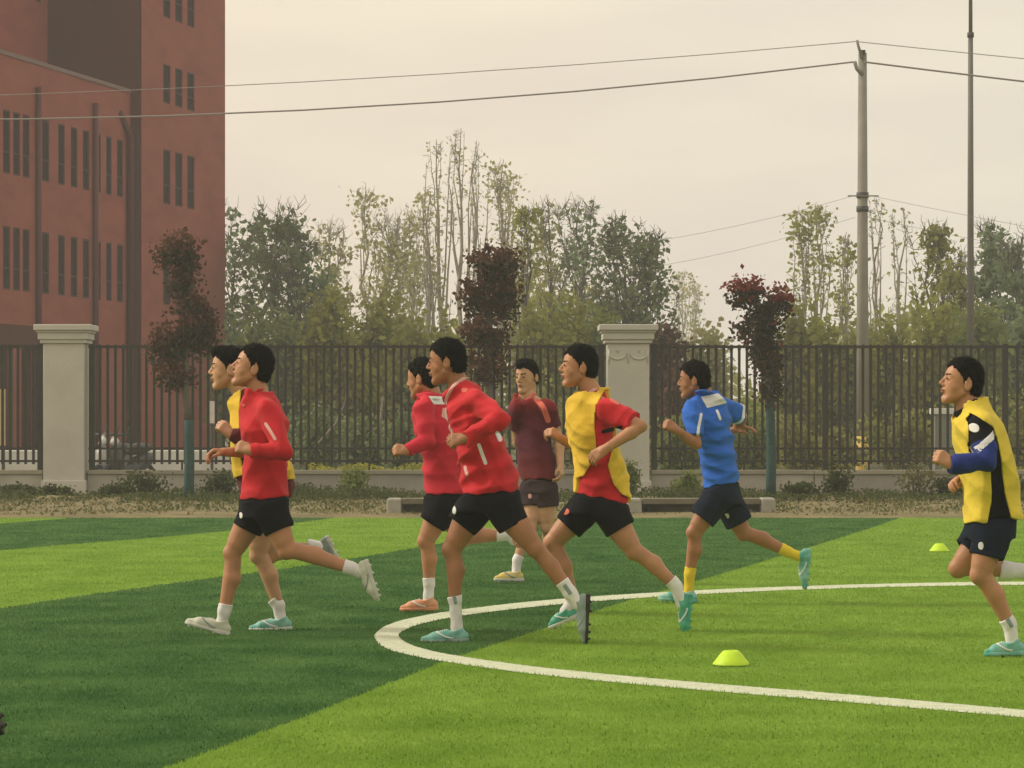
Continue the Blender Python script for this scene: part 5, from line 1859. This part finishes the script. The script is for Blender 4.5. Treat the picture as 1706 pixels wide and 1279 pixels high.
# P6: yellow bib over red, middle
run(18.6, 4, 0, 'person in a yellow bib over a red short-sleeved shirt in the middle, elbow bent back', ((965, 613), dict(pitch=5)),
    [(648, 972, 1002), (664, 950, 1010), (690, 946, 1015), (719, 950, 1019), (761, 962, 1031), (803, 962, 1043), (838, 956, 1045)],
    hem=((953, 818), (1045, 839)),
    j=dict(neck=(985, 652), shn=(1010, 682, -.17), shf=(985, 680, .16), eln=(1068, 710, -.28), elf=(975, 752, .22), wrn=(1008, 748, -.34), wrf=(935, 731, .18),
           tipn=(974, 772, -.32), tipf=(912, 715, .16), pel=(1002, 830), hipn=(1016, 852, -.09), hipf=(972, 850, .09),
           knn=(1058, 918, -.12), knf=(921, 904, .09), ann=(1126, 976, -.12), anf=(956, 1000, .1)),
    handn=dict(back=(0, -1, .6), fist=.45), handf=dict(back=(-.2, -.6, .8), fist=.75), sleeve=.78,
    bib=dict(open=[(1007, 650), (991, 677), (989, 710), (992, 748), (984, 770), (972, 792), (950, 800), (950, 870), (1060, 870), (1048, 829), (1034, 822), (1020, 805), (1011, 775), (1020, 742), (1085, 740), (1085, 650)], drop=-.005),
    shorts=[(822, 957, 1044), (850, 946, 1050)], hemn=(1034, 882, -.10), hemnr=.093, hemf=(946, 878, .09), hemfr=.088,
    footn=dict(heel=(1152, 994, -.12), toe=(1145, 1062, -.12), mat=S_green, sole=S_green, sock=(1117, 967, -.12)), footf=dict(heel=(960, 1027, .1), toe=(914, 1047, .1), mat=S_green, sole=S_pale, sock=(950, 990, .1)),
    marks=[('dark_sleeve_hem', C_black, 'poly', ([(1001, 722), (1001, 716), (1034, 708), (1034, 716)],)), ('shoulder_mark', C_coral, 'line', ([(1018, 666), (1028, 672)], .012, -.1))],
    logos=[('emblem', C_coral, 942, 852, .024, .022)],
    cols=dict(shirt=C_red, bib=C_yel, shorts=C_black, shoe=S_green, sole=S_pale, collar=C_pink), base=(990, 1050), seed=17)

# P7: blue
run(21.4, -20, 1, 'person in blue short-sleeved shirt and navy shorts, yellow socks, white lettering on the back', ((1157, 635), dict(pitch=0, yaw=4)),
    [(648, 1158, 1190), (660, 1146, 1204), (685, 1142, 1214), (729, 1158, 1221), (778, 1169, 1229), (812, 1173, 1232)],
    hem=((1173, 812), (1232, 801)),
    j=dict(neck=(1172, 654), shn=(1152, 686, -.17), shf=(1203, 678, .12), eln=(1160, 740, -.26), elf=(1236, 694, .28), wrn=(1127, 716, -.32), wrf=(1226, 716, .32),
           tipn=(1108, 704, -.32), tipf=(1246, 712, .3), pel=(1205, 812), hipn=(1196, 828, -.09), hipf=(1210, 830, .09),
           knn=(1157, 888, -.10), knf=(1240, 888, .10), ann=(1149, 955, -.08), anf=(1310, 918, .12)),
    handn=dict(back=(0, -1, .4), fist=.85), handf=dict(back=(0, 0, 1), fist=.3), sleeve=.78, sleevef=.9,
    shorts=[(800, 1173, 1231), (835, 1166, 1236)], hemn=(1169, 864, -.10), hemnr=.096, hemf=(1232, 871, .10), hemfr=.098,
    footn=dict(heel=(1158, 1002, -.08), toe=(1096, 998, -.08), sock=(1151, 945, -.08)), footf=dict(heel=(1349, 918, .12), toe=(1343, 982, .12), sock=(1300, 913, .12)),
    marks=[('back_lettering', C_white, 'poly', ([(1166, 661), (1196, 655), (1211, 671), (1176, 680)],)), ('side_stripe', C_white, 'line', ([(1167, 690), (1162, 712), (1160, 728)], .011, -.15)),
           ('back_number', C_white, 'line', ([(1194, 684), (1199, 698)], .010, -.1)), ('sleeve_cuff', C_white, 'band', ('f', .66, .8))],
    logos=[('logo', C_white, 1211, 860, .018, .022)],
    cols=dict(shirt=C_blue, shorts=C_navy, shoe=S_teal, sole=S_teal, sock=C_ysock), base=(1170, 1003), seed=20)

# P8: right
run(16.58, 4, 0, 'person at the right edge in a lemon bib over a black and blue training top', ((1603, 639), dict(pitch=12)),
    [(664, 1600, 1626), (676, 1598, 1645), (700, 1596, 1662), (735, 1596, 1675), (790, 1606, 1688), (830, 1612, 1693), (866, 1615, 1697)],
    hem=((1612, 866), (1698, 858)),
    j=dict(neck=(1612, 674), shn=(1630, 714, -.18), shf=(1612, 708, .16), eln=(1642, 768, -.30), elf=(1640, 790, .22), wrn=(1584, 773, -.34), wrf=(1606, 806, .10),
           tipn=(1560, 757, -.34), tipf=(1588, 800, .05), pel=(1658, 860), hipn=(1655, 885, -.09), hipf=(1648, 885, .09),
           knn=(1634, 958, -.12), knf=(1598, 946, .10), ann=(1682, 1040, -.10), anf=(1716, 952, .14)),
    handn=dict(back=(0, -1, .3), fist=.85), handf=dict(back=(0, .5, .7), fist=.6), sleeve='long',
    bib=dict(open=[(1610, 688), (1603, 696), (1604, 720), (1608, 752), (1642, 780), (1643, 800), (1644, 835), (1638, 862), (1634, 885), (1684, 885), (1675, 856), (1666, 818), (1660, 775), (1653, 732), (1646, 712), (1628, 701)], drop=.012),
    shorts=[(858, 1614, 1694), (890, 1606, 1690)], hemn=(1644, 928, -.10), hemnr=.090, hemf=(1614, 920, .08), hemfr=.088,
    footn=dict(heel=(1703, 1088, -.10), toe=(1639, 1091, -.10), sock=(1676, 1030, -.10), mark=2), footf=dict(heel=(1738, 938, .14), toe=(1750, 990, .14), sock=(1664, 950, .13), sr=.060),
    marks=[('white_stripe', C_white, 'poly', ([(1608, 744), (1646, 716), (1652, 724), (1614, 756)],)), ('white_badge', C_white, 'line', ([(1620, 712), (1622, 713)], .024, -.2)),
           ('blue_sleeve', C_rblue, 'forearm', ('n', .52, 1))],
    logos=[('logo', C_white, 1626, 907, .014, .022)],
    cols=dict(shirt=C_black, bib=C_yel2, shorts=C_navy, shoe=S_teal, sole=S_teal, collar=C_black), base=(1650, 1092), seed=23)

# P9: only a trailing shoe shows at the left edge; the same kind of runner, nearer the camera
dX = PX(13, 1230, 10.4)-PX(632, 1000, 18.05)


def copy_tree(o, parent=None):
    c = o.copy(); COL.objects.link(c)
    if parent is not None:
        c.parent = parent
        c.matrix_parent_inverse = o.matrix_parent_inverse.copy()
    for ch in list(o.children): copy_tree(ch, c)
    return c


P9 = copy_tree(P2)
P9.location = (P2.location[0]+dX[0], P2.location[1]+dX[1], 0)
for ch in P9.children:
    if ch.name.startswith('shoe') or ch.name.startswith('sock'):
        ch.data = ch.data.copy(); ch.data.materials[0] = S_dark if ch.name.startswith('shoe') else C_white
        for g_ in ch.children: g_.data = g_.data.copy(); g_.data.materials[0] = S_dark
P9['label'] = 'person almost wholly outside the photo at the lower left, only a dark trailing shoe showing'

# ------------------------------------------------------------------ evening haze
hz = MB().box(-140, 140, -6, 215, -1.2, 40).build('haze', None)
hm = bpy.data.materials.new('haze_air'); hm.use_nodes = True
ht_ = hm.node_tree
for n_ in list(ht_.nodes): ht_.nodes.remove(n_)
ho = ht_.nodes.new('ShaderNodeOutputMaterial'); hv = ht_.nodes.new('ShaderNodeVolumePrincipled')
hv.inputs['Color'].default_value = (0.95, 0.955, 0.96, 1)
hv.inputs['Density'].default_value = 0.0012
hv.inputs['Anisotropy'].default_value = 0.2
ht_.links.new(hv.outputs[0], ho.inputs['Volume'])
hz.data.materials.clear(); hz.data.materials.append(hm)
tag(hz, 'thin warm evening haze over the pitch and the trees', kind='stuff')
